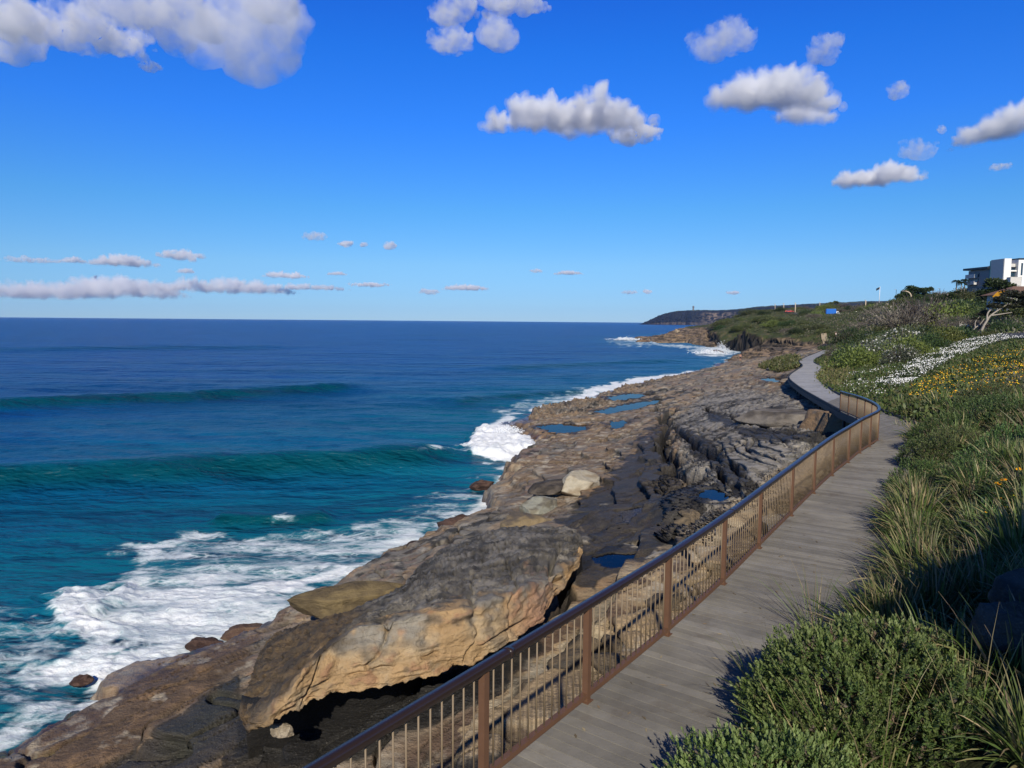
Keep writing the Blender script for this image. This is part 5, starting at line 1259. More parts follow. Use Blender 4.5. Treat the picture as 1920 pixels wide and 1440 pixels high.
for i, (px, py, pyt) in enumerate(((1792,556,527),(1801,556,530),(1807,556,525))):
    Y_ = 262; f_ = atd(px, py, Y_); t_ = atd(px, pyt, Y_); g = float(tz(f_[0], f_[1])[0]); hgt = t_[2] - g
    root = empty('palm_tree', (f_[0], f_[1], g)); tag(root, ('leftmost palm of the three against the sky beside the building', 'shortest middle palm of the three beside the building', 'palm of the three nearest the grey building')[i], 'palm tree')
    MB().tube([(0, 0, -.5), (.1, 0, hgt * .5), (0, 0, hgt)], [.22, .17, .15], 8, (.7, .65, .6)).build('trunk', M_BARK, root, True)
    rr = np.random.default_rng(870 + i); pv, pq, pc = [], [], []
    for k in range(26):
        a = rr.uniform(0, 6.28); e = rr.uniform(-.2, 1.2); L = rr.uniform(1.5, 2.1); n_ = 9; tt_ = np.linspace(0, 1, n_)
        C_ = np.column_stack([np.cos(a) * L * tt_ * math.cos(e), np.sin(a) * L * tt_ * math.cos(e), L * (tt_ * math.sin(e) - .75 * tt_ ** 2) + hgt])
        S_ = np.array([-math.sin(a), math.cos(a), 0]); w_ = .34 * np.sin(np.pi * np.clip(tt_ * .85 + .12, 0, 1))
        for sg in (-1, 1):
            P_ = C_; D_ = S_[None] * sg + np.array([np.cos(a), np.sin(a), -.6]) * .6
            V, Qd, c = cards(P_, D_, np.tile([0, 0, 1.], (n_, 1)), w_ * 2.4 + .25, np.full(n_, .14), pick(rr, n_, GR['dark'])); pv.append(V); pq.append(Qd); pc.append(c)
    V, Qd, c = join(list(zip(pv, pq, pc))); add('crown', mk_mesh('crown', V, Qd, c, False, [M_LEAF]), root)
# ---------------------------------------------------------------- roads, track, vehicles, lamps, buildings
M_ASPH = m_plain('asphalt', (.055, .056, .06), .9, .2, 1.5, .1); M_SAND = m_plain('sandy_track', (.42, .33, .21), .9, .2, 2, .1)
def drape(name, pts, w_, mat, lift, label):
    C_ = resample(catmull(np.array([ondepth(*p) for p in pts]), 10), 1.5); T = np.gradient(C_, axis=0); T[:, 2] = 0; T /= np.linalg.norm(T, axis=1)[:, None]
    O = np.column_stack([-T[:, 1], T[:, 0], T[:, 0] * 0]); V = []
    for k in np.linspace(-.5, .5, 5): q = C_ + O * w_ * k; q[:, 2] = C_[:, 2] * .3 + tz(q[:, 0], q[:, 1]) * .7 + lift; V.append(q)
    V = np.stack(V, 1).reshape(-1, 3); i = np.arange(len(C_) - 1)[:, None] * 5 + np.arange(4)[None]; i = i.ravel()
    tag(add(name, mk_mesh(name, V, np.stack([i, i + 1, i + 6, i + 5], -1), None, True, [mat])), label, kind='structure'); return C_
drape('road', [(1945,655,76),(1925,622,98),(1908,600,135),(1892,584,190)], 7, M_ASPH, .12, 'dark asphalt road at the right edge')
drape('road', [(1440,592,430),(1490,593,395),(1560,595,352),(1622,594,330),(1680,590,310)], 6, M_ASPH, .25, 'road across the far hill')
drape('track', [(1543,611,250),(1545,617,243),(1549,624,234),(1560,630,227),(1574,633,222)], 1.7, M_SAND, .3, 'pale sandy track down the hill')
M_BLUE = m_plain('blue_paint', (.01, .13, .50), .35, .08, 1, .02, .5); M_TYRE = m_plain('tyre_rubber', (.015,.015,.016), .8, .1, 4)
def vehicle(px, py, d, ang, L, Wd, body, name, label, cat, mat, truck=False):
    p = atd(px, py, d); g = float(tz(p[0], p[1])[0]); root = empty(name, (p[0], p[1], max(g + .25, p[2])), ang); tag(root, label, cat)
    if truck:
        b = MB(); b.box((-L * .5, -Wd / 2, .95), (L * .22, Wd / 2, 3.5)); o = b.build('cargo_box', mat, root); bv = o.modifiers.new('b', 'BEVEL'); bv.width = .06; bv.segments = 2
        b = MB(); y = Wd * .46; prof = [(.24,.6),(.5,.6),(.5,1.35),(.455,1.5),(.40,2.3),(.24,2.35)]
        V = [[x * L, s, z] for s in (-y, y) for x, z in prof]; b.raw(V, [[i, (i + 1) % 6, 6 + (i + 1) % 6, 6 + i] for i in range(6)]); b.raw(V[:6] + V[6:], [[0, 5, 4, 3], [0, 3, 2, 1], [6, 9, 10, 11], [6, 7, 8, 9]])
        cab = b.build('cab', M_WHITE, root)
        MB().box((L * .30, -y - .012, 1.45), (L * .40, -y + .01, 2.1)).box((L * .30, y - .01, 1.45), (L * .40, y + .012, 2.1)).build('side_window', M_GLASS, cab)
        MB().box((-L * .48, -Wd * .3, .55), (L * .45, Wd * .3, .93)).build('chassis', M_DARK, root); wx = (-L * .32, L * .36)
    else:
        prof = [(-.5,.35),(-.5,.85),(-.46,.95),(-.36,1.42),(.06,1.46),(.22,1.0),(.47,.86),(.5,.6),(.5,.35)]; b = MB(); n_ = len(prof); V = []
        for s, f in ((-Wd / 2, 1), (Wd / 2, 1)):
            V += [[x * L, s * (.82 if z > 1.2 else 1), z] for x, z in prof]
        b.raw(V, [[i, (i + 1) % n_, n_ + (i + 1) % n_, n_ + i] for i in range(n_)], [[0, i, i + 1] for i in range(1, n_ - 1)] + [[n_, n_ + i + 1, n_ + i] for i in range(1, n_ - 1)]); b.build('body', mat, root)
        for s in (-1, 1):
            b = MB(); y0 = s * Wd * .5 * 1.005; y1 = s * Wd * .5 * .86; b.raw([[-.40 * L, y0 * .985, 1.0], [.17 * L, y0 * .985, 1.0], [.05 * L, y1, 1.4], [-.33 * L, y1, 1.38]], [[0, 1, 2, 3]]); b.build('window', M_GLASS, root)
        wx = (-L * .31, L * .31)
    for x in wx:
        for s in (-1, 1): MB().tube([(x, s * Wd * .36, .36), (x, s * Wd * .51, .36)], .36 if not truck else .45, 14).build('wheel', M_TYRE, root)
M_DCAR = m_plain('dark_paint', (.03,.035,.045), .3, .05, 1, 0, .5); M_RED = m_plain('red_paint', (.45,.06,.05), .4, .05, 1, 0)
vehicle(1561, 592.5, 350, R(-14), 6.2, 2.4, 0, 'truck', 'blue box truck with white cab on the road across the far hill', 'truck', M_BLUE, True)
vehicle(1609, 591.5, 336, R(-14), 4.4, 1.8, 0, 'parked_car', 'white car on the far hill road, between the blue truck and the tall pole', 'car', M_WHITE)
vehicle(1480, 590.5, 402, R(-20), 4.6, 1.8, 0, 'parked_car', 'dark red car parked on the far hill beside the row of poles', 'car', M_RED)
vehicle(1496, 583, 440, R(-20), 4.4, 1.8, 0, 'parked_car', 'white car higher on the far hill just right of the rightmost of the three poles', 'car', M_WHITE)
M_POLE = m_plain('timber_pole', (.55, .44, .30), .8, .15, 2, .05)
def pole(px, pyt, pyb, d, label, arm=0, mat=None, r0=.16, cat='lamp post', name='lamp_post'):
    f_ = atd(px, pyb, d); t_ = atd(px, pyt, d); g = min(float(tz(f_[0], f_[1])[0]), f_[2]); root = empty(name, (f_[0], f_[1], g)); tag(root, label, cat); hgt = t_[2] - g
    r0 *= 1.45
    if arm:
        a = np.linspace(0, 1, 8); P = np.vstack([[[0, 0, -.3], [0, 0, hgt * .8]], np.column_stack([arm * (1 - np.cos(a * 1.5)), 0 * a, hgt * .82 + hgt * .18 * np.sin(a * 1.57)])])
        MB().tube(P, np.linspace(r0, r0 * .6, len(P)), 8).build('pole', mat or M_POLE, root, True); e_ = P[-1]; sg = np.sign(arm)
    else: MB().tube([(0, 0, -.3), (0, 0, hgt)], [r0, r0 * .7], 8).build('pole', mat or M_POLE, root, True); e_ = np.array([0, 0, hgt]); sg = -1
    if cat == 'lamp post': MB().tube([e_ + [-.05 * sg, 0, 0], e_ + [.5 * sg, 0, .05], e_ + [.95 * sg, 0, 0]], [.10, .2, .1], 8, sq=(1, .5)).build('lamp_head', M_METAL, root, True)
    return root, hgt
pole(1453, 570, 582, 455, 'shortest and leftmost of the poles on the far hill', r0=.14)
pole(1469, 569, 589, 430, 'middle one of the three poles left of the dark red car on the far hill', r0=.15)
pole(1490.5, 568, 593, 400, 'tallest right one of the three poles on the far hill', r0=.2)
pole(1537, 567, 574, 460, 'pale pole peeping over the far skyline left of the blue truck', r0=.16)
pole(1622, 563, 592, 345, 'tall tan timber pole on the slope right of the white car', r0=.19)
pole(1707, 546, 577, 228, 'tan street lamp with curved arm among the shrubs', -2.3, r0=.17)
pole(1680, 543, 556, 380, 'thin dark lamp on the skyline left of the tree group', 0, M_DARK, .10)
pole(1761.5, 541, 556, 320, 'thin dark lamp on the skyline between the tree group and the palms', 0, M_DARK, .10)
fr_, fh = pole(1648.5, 537.5, 566, 390, 'white flagpole with a small dark flag on the skyline', 0, M_WHITE, .12, 'flagpole', 'flagpole')
n_ = 7; tt_ = np.linspace(0, 1, n_); V = np.vstack([np.column_stack([-2.0 * tt_ - .1, .18 * np.sin(tt_ * 5), fh - .2 - .9 * tt_]), np.column_stack([-2.0 * tt_ - .1, .18 * np.sin(tt_ * 5), fh - 1.4 - .9 * tt_])])
add('flag', mk_mesh('flag', V, np.array([[i, i + 1, n_ + i + 1, n_ + i] for i in range(n_ - 1)]), None, True, [M_DARK]), fr_)
# dark rail fence by the road
fa, fb2 = ondepth(1784, 598, 150), ondepth(1862, 598, 128); root = empty('fence', fa); tag(root, 'dark low fence behind the bare leaning trunks', 'fence'); dv = fb2 - fa
for k in range(9):
    q = dv * k / 8; MB().box((-.06, -.06, -.4), (.06, .06, 1.15)).build('post', M_POLE, root, loc=q)
for z in (.3, .75):
    MB().tube([np.array([0, 0, z + .15]), dv + [0, 0, z + .15]], .21, 4).build('rail', M_DARK, root)
# ---- the modern apartment building
def P3(px, py, Y): return aty(px, py, Y)
M_GREY = m_plain('grey_wall_and_shade', (.58, .55, .50), .8, .12, 1.5, .05); M_TIMB = m_plain('timber_cladding', (.34, .30, .28), .8, .2, 1.5, .05); M_REND = m_plain('white_render', (.80, .78, .72), .7, .05, .6, .03); M_TEAL = m_plain('teal_panel', (.03, .14, .16), .4, .15, 1, .02)
bl = P3(1879, 560, 250); X0 = bl[0]; zb = 17.5; base_ = np.array([X0, 250, zb])
def zpx(px, py, Y): return P3(px, py, Y)[2] - zb
bd = empty('apartment_building', base_); tag(bd, 'modern apartment building with white slab tower and dark roofed grey wing on the hill', 'building')
def bx(name, mat, x0, x1, y0, y1, z0, z1, parent=bd): return MB().box((x0, y0, z0), (x1, y1, z1)).build(name, mat, parent)
zt = zpx(1879, 484.5, 250); xr = P3(1896, 500, 250)[0] - X0
bx('tower', M_REND, 0, xr, 0, 7.0, 0, zt);
bx('tower_shaded_side', M_GREY, -.06, -.003, .25, 7.0, 0, zt - .02)  # grey panel carries the shade of the tower's unlit side in its colour
bx('tower_edge', M_TEAL, -.10, .9, 7.003, 7.5, 3, zt - .3)
# grey wing behind
zw = zpx(1833, 506, 263); wing = bx('wing', M_TIMB, .4, 9, 7.51, 20, 0, zw)
rf = MB(); rf.box((-.9, 7.52, 0), (9.5, 21.4, .75)); ro = rf.build('wing_roof', M_DARK, bd, loc=(0, 0, zw + .003)); ro.rotation_euler = (R(.6), 0, 0)
def wwin(pxl, pxr, pyt, pyb, parent=wing):
    y0 = X0 + .4; Ya = y0 / ((pxl - 960) / FPX); Yb = y0 / ((pxr - 960) / FPX); Ym = (Ya + Yb) / 2
    z0, z1 = zpx((pxl + pxr) / 2, pyb, Ym), zpx((pxl + pxr) / 2, pyt, Ym)
    f_ = MB(); f_.box((.30, Yb - 250, z0), (.397, Ya - 250, z1)).build('window', M_DARK, parent); MB().box((.27, Yb - 250 + .15, z0 + .15), (.297, Ya - 250 - .15, z1 - .15)).build('pane', M_GLASS, parent)
wwin(1815, 1826, 512, 520); wwin(1815, 1825, 523, 530); wwin(1814, 1825, 539, 552); wwin(1828, 1834, 539, 549); wwin(1846, 1852, 521, 531)
bx('balcony', M_GREY, -.9, .397, 14.5, 19.8, zpx(1820, 521.5, 266), zpx(1820, 519, 266) + .9); bx('balcony', M_GREY, -.9, .397, 14.5, 19.8, zpx(1820, 534, 266), zpx(1820, 530.5, 266) + .6)
# recessed right block with long dark window bands
xa, xb = xr + .003, P3(1910, 505, 252)[0] - X0
z1_ = zpx(1896, 494.5, 252); bx('centre_block', M_GREY, xa, xb, 2, 12, 0, z1_)
for a, b_ in ((502, 506.5), (509.5, 519)):
    bx('window_band', M_GLASS, xa + .3, xb - .25, 1.93, 1.997, zpx(1896, b_, 252), zpx(1896, a, 252))
bx('ledge', M_REND, xa + .02, xb + .3, 1.2, 1.99, zpx(1896, 509.2, 252), zpx(1896, 506.8, 252)); bx('soffit', M_DARK, xa + .02, xb, 1.4, 1.985, zpx(1896, 502, 252), zpx(1896, 500.6, 252))
xc, xd_ = P3(1911, 500, 250)[0] - X0, P3(1950, 500, 250)[0] - X0
bx('end_block', M_REND, xc, xd_, .4, 12, 0, zpx(1911, 486, 250)); bx('end_roof', M_DARK, xc - .15, xd_ + .2, .1, 12.2, zpx(1911, 486, 250) + .003, zpx(1911, 486, 250) + .4)
bx('slit_window', M_GLASS, P3(1916, 500, 250)[0] - X0, P3(1919.5, 500, 250)[0] - X0, .34, .397, zpx(1917, 516, 250), zpx(1917, 493, 250))
bx('front_wall', M_GREY, P3(1895, 520, 246)[0] - X0, P3(1915, 520, 246)[0] - X0, -4, -2, 0, zpx(1905, 519.5, 246)); bx('front_wall', M_REND, P3(1915, 520, 246)[0] - X0 + .003, xd_, -4.2, -2, 0, zpx(1905, 518.6, 246))
# brown roofed house and yellow awning
hb = ondepth(1915, 560, 150); hz = P3(1905, 553, 150)[2]; hs_ = empty('house', (hb[0], hb[1], hz - 3)); tag(hs_, 'low house with a brown roof half hidden by the windswept tree', 'house')
MB().box((-4.6, -3, -1), (8, 4, 3)).build('wall', M_GREY, hs_)
rv = [[-5.6,-4,2.99],[9,-4,2.99],[9,5,2.99],[-5.6,5,2.99],[-1.5,.5,4.9],[5,.5,4.9]]; MB().raw(rv, [[0,1,5,4],[2,3,4,5],[0,3,2,1]], [[3,0,4],[1,2,5]]).build('roof', m_plain('brown_tiles', (.17,.10,.07), .8, .2, 4, .1), hs_)
MB().box((-2.5, -3.06, .8), (-.5, -3.003, 2.2)).build('window', M_GLASS, hs_)
ya = P3(1878, 556, 140); aw = empty('awning', (ya[0], ya[1], ya[2] - 1.6)); tag(aw, 'bright yellow awning in front of the brown roofed house', 'awning')
cv = [];
for i in range(9):
    a = i / 8; cv.append([-1.1 + 2.0 * a, -.6, 1.4 + 1.25 * math.sin(a * 1.9)]); cv.append([-1.1 + 2.0 * a, 1.1, 1.55 + 1.25 * math.sin(a * 1.9)])
MB().raw(cv, [[2 * i, 2 * i + 2, 2 * i + 3, 2 * i + 1] for i in range(8)]).build('canopy', m_plain('yellow_canvas', (.80,.38,.01), .7, .05, 3), aw, True)
for x in (-1.05, .85): MB().tube([(x, -.55, -1.2), (x, -.55, 1.5 if x < 0 else 2.5)], .04, 6).build('leg', M_METAL, aw)

# ---------------------------------------------------------------- people (tiny)
M_SKIN = m_plain('skin', (.45,.24,.16), .6, .1, 5); M_HAIR = m_plain('hair', (.03,.02,.015), .7, .2, 9)
M_SHO = m_plain('dark_shorts', (.03,.03,.04), .8, .1, 5); M_TOP = m_plain('white_top', (.80,.82,.84), .8, .05, 5)
def figure(base, rz, J, E, label, tops):
    root = empty('person', base, rz); tag(root, label, 'person');
    def skin(name, J, E, mat, par, rs=1.0):
        ks = list(J); me = bpy.data.meshes.new(name); me.from_pydata([J[k][0] for k in ks], [(ks.index(a), ks.index(b)) for a, b in E], []); o = add(name, me); o.modifiers.new('s', 'SKIN'); sb = o.modifiers.new('u', 'SUBSURF')
        for i, k in enumerate(ks): q = J[k][1] * rs; me.skin_vertices[0].data[i].radius = (q, q)
        me.skin_vertices[0].data[0].use_root = True
        sb.levels = sb.render_levels = 2
        dg = bpy.context.evaluated_depsgraph_get(); m2 = bpy.data.meshes.new_from_object(o.evaluated_get(dg)); bpy.data.objects.remove(o); m2.materials.clear(); m2.materials.append(mat)
        a = m2.attributes.new('Col', 'FLOAT_COLOR', 'POINT'); a.data.foreach_set('color', np.ones(len(m2.vertices) * 4, np.float32)); return add(name, m2, par)
    skin('body', J, E, M_SKIN, root)
    for nm, ks, es, mat, rs in tops: skin(nm, {k: J[k] for k in ks}, es, mat, root, rs)
    h = J['head'][0]; hm_ = MB(); hm_.tube([np.array(h) + [0, .03, -.02], np.array(h) + [0, .03, .06], np.array(h) + [0, .02, .135]], [.112, .118, .06], 10); hm_.build('hair', M_HAIR, root, True)
STD = {'pel': ((0,0,.95), .14), 'wst': ((0,0,1.12), .125), 'chs': ((0,.01,1.33), .15), 'nck': ((0,0,1.48), .06), 'jaw': ((0,-.02,1.55), .075), 'head': ((0,-.01,1.64), .10),
       'shl': ((.19,0,1.41), .065), 'ell': ((.27,.03,1.13), .045), 'wrl': ((.24,-.14,.92), .035), 'hdl': ((.22,-.22,.88), .04), 'shr': ((-.19,0,1.41), .065), 'elr': ((-.28,.02,1.13), .045), 'wrr': ((-.28,-.06,.88), .035), 'hdr': ((-.28,-.08,.79), .04),
       'hil': ((.10,0,.88), .10), 'knl': ((.12,-.03,.48), .065), 'anl': ((.12,.03,.08), .045), 'tol': ((.12,-.12,.03), .035), 'hir': ((-.10,0,.88), .10), 'knr': ((-.13,.02,.48), .065), 'anr': ((-.14,.06,.08), .045), 'tor': ((-.14,-.09,.03), .035)}
EDG = [('pel','wst'),('wst','chs'),('chs','nck'),('nck','jaw'),('jaw','head'),('chs','shl'),('shl','ell'),('ell','wrl'),('wrl','hdl'),('chs','shr'),('shr','elr'),('elr','wrr'),('wrr','hdr'),('pel','hil'),('hil','knl'),('knl','anl'),('anl','tol'),('pel','hir'),('hir','knr'),('knr','anr'),('anr','tor')]
SHT = ('shorts', ['pel','hil','knl','hir','knr'], [('pel','hil'),('hil','knl'),('pel','hir'),('hir','knr')], M_SHO, 1.12)
SH2 = ('shirt', ['wst','chs','shl','shr','pel'], [('pel','wst'),('wst','chs'),('chs','shl'),('chs','shr')], M_TOP, 1.14)
def onpx(px, py, z0):
    z = z0
    for _ in range(20): p = atz(px, py, z); z = .6 * z + .4 * float(tz(p[0], p[1])[0])
    return np.array([p[0], p[1], z])
figure(onpx(1388, 676, 1.5), 2.6, STD, EDG, 'bare chested person in dark shorts standing on the rocks near the cove', [SHT])
pp = atd(1567, 633, 222); pp[2] = max(pp[2], float(tz(pp[0], pp[1])[0])); figure(pp, .4, STD, EDG, 'person in a white top at the foot of the sandy track, left one of two', [SHT, SH2])
pp = atd(1583, 631, 222); pp[2] = max(pp[2], float(tz(pp[0], pp[1])[0])); figure(pp, 2.2, STD, EDG, 'person in a white top right of the other white topped one by the track', [SHT, SH2])

# ---------------------------------------------------------------- far headland across the water
PRF = [(1196,607.5,3900),(1206,603,3900),(1216,597,3880),(1228,591,3860),(1242,585.5,3840),(1262,581.5,3820),(1285,580,3800),(1310,579.3,3750),(1345,579.8,3700),(1380,578,3600),(1410,573.5,3450),(1440,571,3350),(1470,570,3300),(1500,568,3250),(1540,566,3200),(1600,563,3100),(1720,560,3000),(1860,556,2900)]
PRF = np.array(PRF, float); nu, nv = 520, 60; u = np.linspace(0, 1, nu); tu = np.linspace(0, len(PRF) - 1, nu)
pxs, pys, dps = [np.interp(tu, np.arange(len(PRF)), PRF[:, k]) for k in range(3)]
topz = np.array([atd(a, b, c)[2] for a, b, c in zip(pxs, pys, dps)]); foot = np.array([atd(a, 606, c) for a, c in zip(pxs, dps)])
nz = fbm(u * 40, u * 0, 5, 901); foot[:, 1] += nz * 60
V = np.zeros((nu, nv, 3)); vv = np.linspace(0, 1, nv); colr = np.zeros((nu, nv, 3))
for j, t in enumerate(vv):
    if t < .55:
        k = t / .55; back = 14 * k + 60 * k ** 3; z = topz * (k ** .85) * .93
    else:
        k = (t - .55) / .45; back = 74 + 700 * k ** 1.5; z = topz * (.93 + .07 * sstep(0, .25, k)) * (1 - sstep(.5, 1, k))
    q = fbm(u * 90, z / 14, 4, 905) * 14 * np.sin(np.pi * min(t / .55, 1))
    V[:, j, 0] = foot[:, 0] + back * .35; V[:, j, 1] = foot[:, 1] + back - q * 1.5; V[:, j, 2] = z - 2 + (fbm(u * 60, u * 0 + t * 9, 3, 907) * 2.5 if t > .5 else 0)
    c = lerp(np.broadcast_to(C(.010,.013,.018), (nu, 3)), C(.026,.024,.026), sstep(0, .5, fbm(u * 130, z / 5, 4, 909)))  # cliffs kept very dark, shade over the headland held in the colour
    if t < .55:
        pal = sstep(1300, 1335, pxs) * sstep(1385, 1365, pxs) * sstep(.05, .2, fbm(u * 70, z / 9, 4, 911) + .12) * (t > .10) * (t < .47)  # sunlit band of the cliff painted pale
        pal = np.maximum(pal, sstep(1205, 1235, pxs) * sstep(1400, 1300, pxs) * (t < .10) * .4)
        c = lerp(c, C(.17,.13,.10), pal)
    else: c = lerp(np.broadcast_to(C(.018,.024,.018), (nu, 3)), C(.055,.062,.028), sstep(-.1, .3, fbm(u * 50, u * 0 + t * 4, 3, 913)))
    colr[:, j] = c
idx = np.arange(nu * nv).reshape(nu, nv); Qd = np.stack([idx[:-1, :-1], idx[1:, :-1], idx[1:, 1:], idx[:-1, 1:]], -1).reshape(-1, 4)
tag(add('headland', mk_mesh('headland', V.reshape(-1, 3), Qd, colr.reshape(-1, 3), True, [M_TURF])), 'dark cliffed headland across the bay', kind='structure')
tp = atd(1308, 580, 3780); root = empty('tower', (tp[0], tp[1] + 90, tp[2] - 6)); tag(root, 'tiny dark tower standing on the top of the far headland', 'tower')
MB().tube([(0,0,-8),(0,0,18)], [5.5,4.2], 10, (.16,.15,.14)).build('shaft', M_COL, root); MB().tube([(0,0,18),(0,0,20),(0,0,26)], [6,6,3.2], 10, (.12,.11,.11)).build('cap', M_COL, root)

# ---------------------------------------------------------------- unseen cliff added behind the viewer's right shoulder, shaped to shade the near right corner
V, Qd = [], []; nu, nv = 60, 30; a = np.linspace(0, 1, nu)[:, None]; b = np.linspace(0, 1, nv)[None]
bx_ = 4.0 + a * 5.8; by = -3.2 - .25 * a + 0 * b - b * .8; bz = 6.5 + b * (9.2 + 3.7 * a + fbm(a * 9, a * 0, 5, 921, .7) * 1.3) ; bxx = bx_ + 0 * b
k = fbm(bxx * 1.2, bz * 1.2, 4, 925); G = np.stack([bxx + (.5 * k) * (a > .01), by + k * .6, bz], -1); back_ = G.copy(); back_[..., 1] -= 5
idx = np.arange(nu * nv).reshape(nu, nv); q = np.stack([idx[:-1, :-1], idx[1:, :-1], idx[1:, 1:], idx[:-1, 1:]], -1).reshape(-1, 4)
tp = np.stack([idx[:-1, -1], idx[1:, -1], idx[1:, -1] + nu * nv, idx[:-1, -1] + nu * nv], -1); sd2 = np.stack([idx[0, :-1], idx[0, 1:], idx[0, 1:] + nu * nv, idx[0, :-1] + nu * nv], -1)
tag(add('cliff', mk_mesh('cliff', np.vstack([G.reshape(-1, 3), back_.reshape(-1, 3)]), np.vstack([q, q[:, ::-1] + nu * nv, tp, sd2]), np.full((nu * nv * 2, 3), (.2,.17,.13)), False, [M_ROCK])), 'unseen cliff behind the viewpoint, shaped to shade the near right corner', kind='structure')
for i, (px, py, d, s, lb) in enumerate(((1908,1150,6.6,.42,'dark grey stone in deep shade at the right frame edge, lower one'),(1915,1090,7.2,.36,'dark grey stone in deep shade at the right frame edge, upper one'))):
    p = atd(px, py, d); o = add('rock', rockmesh('rock', 950 + i, (s, s * .8, s * .7), 10, (.10,.095,.09), (.06,.058,.055), sub=4), None, (p[0], p[1], max(float(tz(p[0], p[1])[0]) + s * .3, p[2] - .1)), .6 * i); tag(o, lb, 'rock')
# ---------------------------------------------------------------- clouds: real scattering vapour in billowing hulls, far above and beyond everything
def cloud_mat(name, dens, alb=1., hh=1., lo=.4):
    m, nt, out = nmat(name); o = coords(nt); nz_ = noise(nt, o, 1.0 / (hh * .6), 7, .62, .35); v = N(nt, 'ShaderNodeVolumeScatter'); v.inputs['Color'].default_value = (alb, alb, alb * .3 + .7, 1); LK(nt, ramp(nt, nz_, [(lo, 0.), (lo + .30, 1.)]), (dm := N(nt, 'ShaderNodeMath', operation='MULTIPLY')).inputs[0]); dm.inputs[1].default_value = dens; LK(nt, dm.outputs[0], v.inputs['Density']); v.inputs['Anisotropy'].default_value = .05
    LK(nt, v.outputs[0], out.inputs['Volume']); return m
def cloud(px, py, wpx, hpx, label, seed, od=9., base=1000., flat=True, rag=.35, slope=0., nb=None):
    od *= .55
    r = np.random.default_rng(seed); e = math.atan2(606 - (py + hpx / 2), FPX) if False else math.atan((606 - (py + hpx / 2)) / FPX)
    D = min(base / max(math.tan(e), .02), 15000.); c = atd(px, py, D); s = D / FPX; Wd, Hh = wpx * s, hpx * s; Dp = max(Hh * 1.0, min(Wd * .6, Hh * 2.2))
    bm = bmesh.new(); nb = nb or int(10 + 6 * Wd / Hh)
    for i in range(nb):
        t = (i + .5) / nb * 2 - 1 + r.normal(0, .05); env = math.sqrt(max(.05, 1 - t * t)) * r.uniform(.65, 1.05); rad = Hh * .5 * env * r.uniform(.55, .85) * (1 if flat else 1.35)
        z = (-.5 + .0) * Hh + rad * .85 + r.uniform(0, 1) ** 1.4 * .6 * max(Hh * env - 1.7 * rad, 0) if flat else r.normal(0, .14) * Hh
        x = t * (Wd * .5 - rad * .7)
        M_ = Matrix.Translation((x, r.normal(0, .25) * Dp * env, z + slope * x)) @ Matrix.Diagonal((rad * r.uniform(1., 1.5), rad * 1.15, rad, 1))
        bmesh.ops.create_icosphere(bm, subdivisions=3, radius=1, matrix=M_)
    me = bpy.data.meshes.new('cloud'); bm.to_mesh(me); bm.free(); o = add('cloud', me)
    rm = o.modifiers.new('r', 'REMESH'); rm.mode = 'VOXEL'; rm.voxel_size = Hh / (38 if wpx > 100 else 18)
    dg = bpy.context.evaluated_depsgraph_get(); m2 = bpy.data.meshes.new_from_object(o.evaluated_get(dg)); o.modifiers.clear()
    n_ = len(m2.vertices); co_ = np.zeros(n_ * 3, np.float32); m2.vertices.foreach_get('co', co_); co_ = co_.reshape(-1, 3); nn = np.zeros(n_ * 3, np.float32); m2.vertices.foreach_get('normal', nn); nn = nn.reshape(-1, 3)
    Q_ = co_ + seed * 977.
    bil = .5 - np.abs(n3(Q_, Hh * .42, 3, 951)) * 1.6; fine = n3(Q_, Hh * .2, 5, 957)
    top = np.clip(co_[:, 2:3] / Hh + .75, .25, 1)
    co_ = co_ + nn * (bil[:, None] * .17 + fine[:, None] * .22) * Hh * rag / .35 * top
    co_[:, 2] *= .86 if flat else 1
    al_ = .90 if 26 < seed < 32 or seed == 37 else 1.; hs_ = Hh if hpx < 120 else Hh * .6  # lowered albedo greys these clouds as if shaded by cloud above
    def shell(grow, dens, lo, par):
        m3 = m2.copy(); q_ = co_ + nn * Hh * (grow + np.clip(fine[:, None], -.5, .5) * abs(grow) * 1.2); m3.vertices.foreach_set('co', q_.astype(np.float32).ravel()); m3.materials.clear(); m3.materials.append(cloud_mat('cloud_vapour', dens / Hh, al_, hs_, lo)); return m3
    if od >= 2.1 and flat:
        o.data = shell(.03, od * .65, .36, None); k_ = add('dense_core', shell(-.055, od * .8, .24, o), o)
    else: o.data = shell(.0, od * (2.2 if od > 1 else 2.8), .38 if od > 1 else .42, None)
    o.location = c; o.rotation_euler = (0, 0, -math.atan2(c[0], c[1])); tag(o, label, 'cloud')
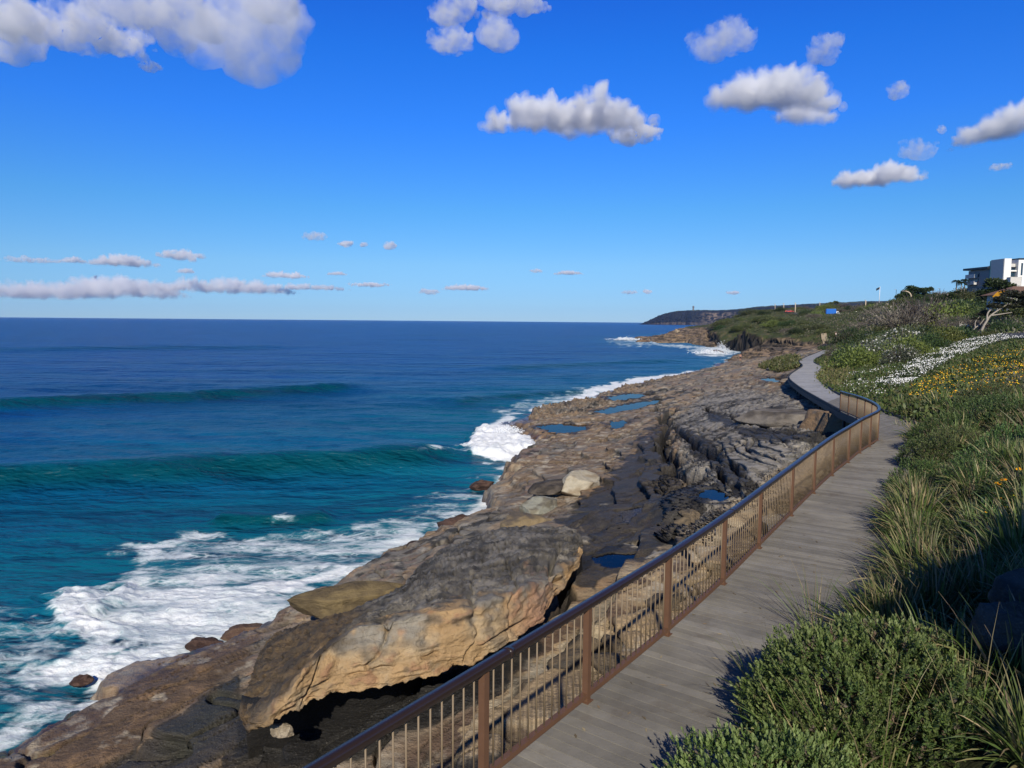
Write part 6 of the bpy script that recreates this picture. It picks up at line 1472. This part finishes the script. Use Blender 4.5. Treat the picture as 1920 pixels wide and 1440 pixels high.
CL = [(1066,206,345,78,'long bright white cloud in the middle of the sky',11,10),(1190,252,110,30,'ragged tail hanging below the right end of the long middle cloud',12,3),
      (1452,160,250,92,'bright white cloud right of the long middle one, with ragged lower edge',13,10),(1510,205,120,50,'ragged lower right part of the bright upper right cloud',14,4),
      (1352,78,125,52,'thin wispy cloud above the left end of the bright upper right cloud',15,1.5),(1545,95,58,40,'small thin puff above the bright upper right cloud',16,1.6),
      (1649,321,168,50,'compact white cloud lower right, above the hillside',17,9),(1722,283,62,36,'faint wisp above the compact white cloud',18,1.2),
      (1880,228,175,62,'greyish white cloud cut by the right frame edge',19,7),(1683,168,38,26,'tiny faint puff below right of the bright upper right cloud',20,1.4),(1766,243,16,14,'tiniest puff left of the cloud at the right frame edge',21,1.2),(1876,313,40,12,'faint short streak right of the compact white cloud',22,1.2),
      (850,22,100,44,'thin white cloud at the top edge, left of centre pair',23,1.8),(935,58,66,58,'soft white puff hanging from the top edge cloud',24,2.2),(845,78,92,40,'soft ragged puff below the thin top edge cloud',25,1.8),(960,6,150,34,'white cloud cut by the top frame edge',26,2),
      (452,52,210,150,'big grey soft cloud at the upper left',27,2.6),(300,20,270,80,'grey cloud bank along the top left edge',28,2.4),(130,62,290,66,'long pale cloud stretching from the upper left corner',29,3.),(25,88,110,56,'pale cloud at the left frame edge below the corner',30,2.),(20,30,120,60,'white cloud in the upper left corner',37,2.6),(510,14,110,44,'grey cloud fringe right of the big grey cloud',31,1.6),(282,126,44,16,'small slanting wisp below the upper left clouds',32,1.3),
      (60,540,250,44,'left end of the low cloud bank over the horizon',33,4.5),(215,533,260,54,'tallest part of the low cloud bank over the horizon',34,6),(410,533,290,36,'right stretch of the low cloud bank over the horizon',35,5),(560,536,190,16,'thin right tail of the low cloud bank',36,4),
      (232,487,130,28,'white cloud above the left part of the low bank',41,6),(136,486,50,15,'small white cloud left of the one above the low bank',42,4),(62,488,110,10,'flat grey streak at the left above the low bank',43,1.6),(340,479,90,16,'slim cloud right of the one above the low bank',44,3),(348,506,34,14,'tiny cloud poking out of the top of the low bank',45,4),
      (536,513,88,18,'white cloudlet with two bumps above the right end of the low bank',46,6),(632,512,40,9,'little cloudlet right of the two bumped one',47,4),(692,534,84,7,'thin streak low over the horizon right of the low bank',48,3),(872,537,92,16,'white cloudlet over the horizon in the middle of the picture',49,6),(805,547,42,9,'faint cloudlet left of the middle horizon cloudlet',50,2),
      (590,443,50,14,'faint pinkish puff, highest of the little ones left of centre',51,1.5),(648,457,30,11,'small puff right of the faint pinkish one',52,3),(682,459,16,8,'tiny puff between two small puffs left of centre',53,2),(731,461,26,13,'small puff, rightmost of the row left of centre',54,3),
      (1065,510,58,11,'slim white cloudlet over the horizon right of centre',55,5),(1005,508,26,6,'faint dash left of the slim white cloudlet',56,2),(1214,547,18,7,'small bright cloudlet low above the headland sea',57,3),(1180,548,34,6,'faint streak left of the small bright cloudlet above the headland sea',58,1.5),(1374,549,28,6,'small faint cloudlet low above the headland',59,2.5)]
for px, py, w_, h_, lb, sd__, od in CL: cloud(px, py, w_, h_, lb, sd__, od, rag=.26 if od < 4 else .38, flat=od >= 4, slope=-.12 if sd__ in (13, 14) else (.25 if sd__ == 19 else 0))

# ---------------------------------------------------------------- the air between here and the headland
if HAZE > 0:
    hz_ = MB().box((-7000, -300, -9), (7000, 6500, 128)).mesh('haze', [])
    m, nt, out = nmat('sea_air'); v = N(nt, 'ShaderNodeVolumePrincipled'); v.inputs['Color'].default_value = (.34, .56, 1, 1); v.inputs['Density'].default_value = HAZE; LK(nt, v.outputs[0], out.inputs['Volume'])
    hz_.materials.append(m); tag(add('haze', hz_), 'thin sea haze', kind='stuff')
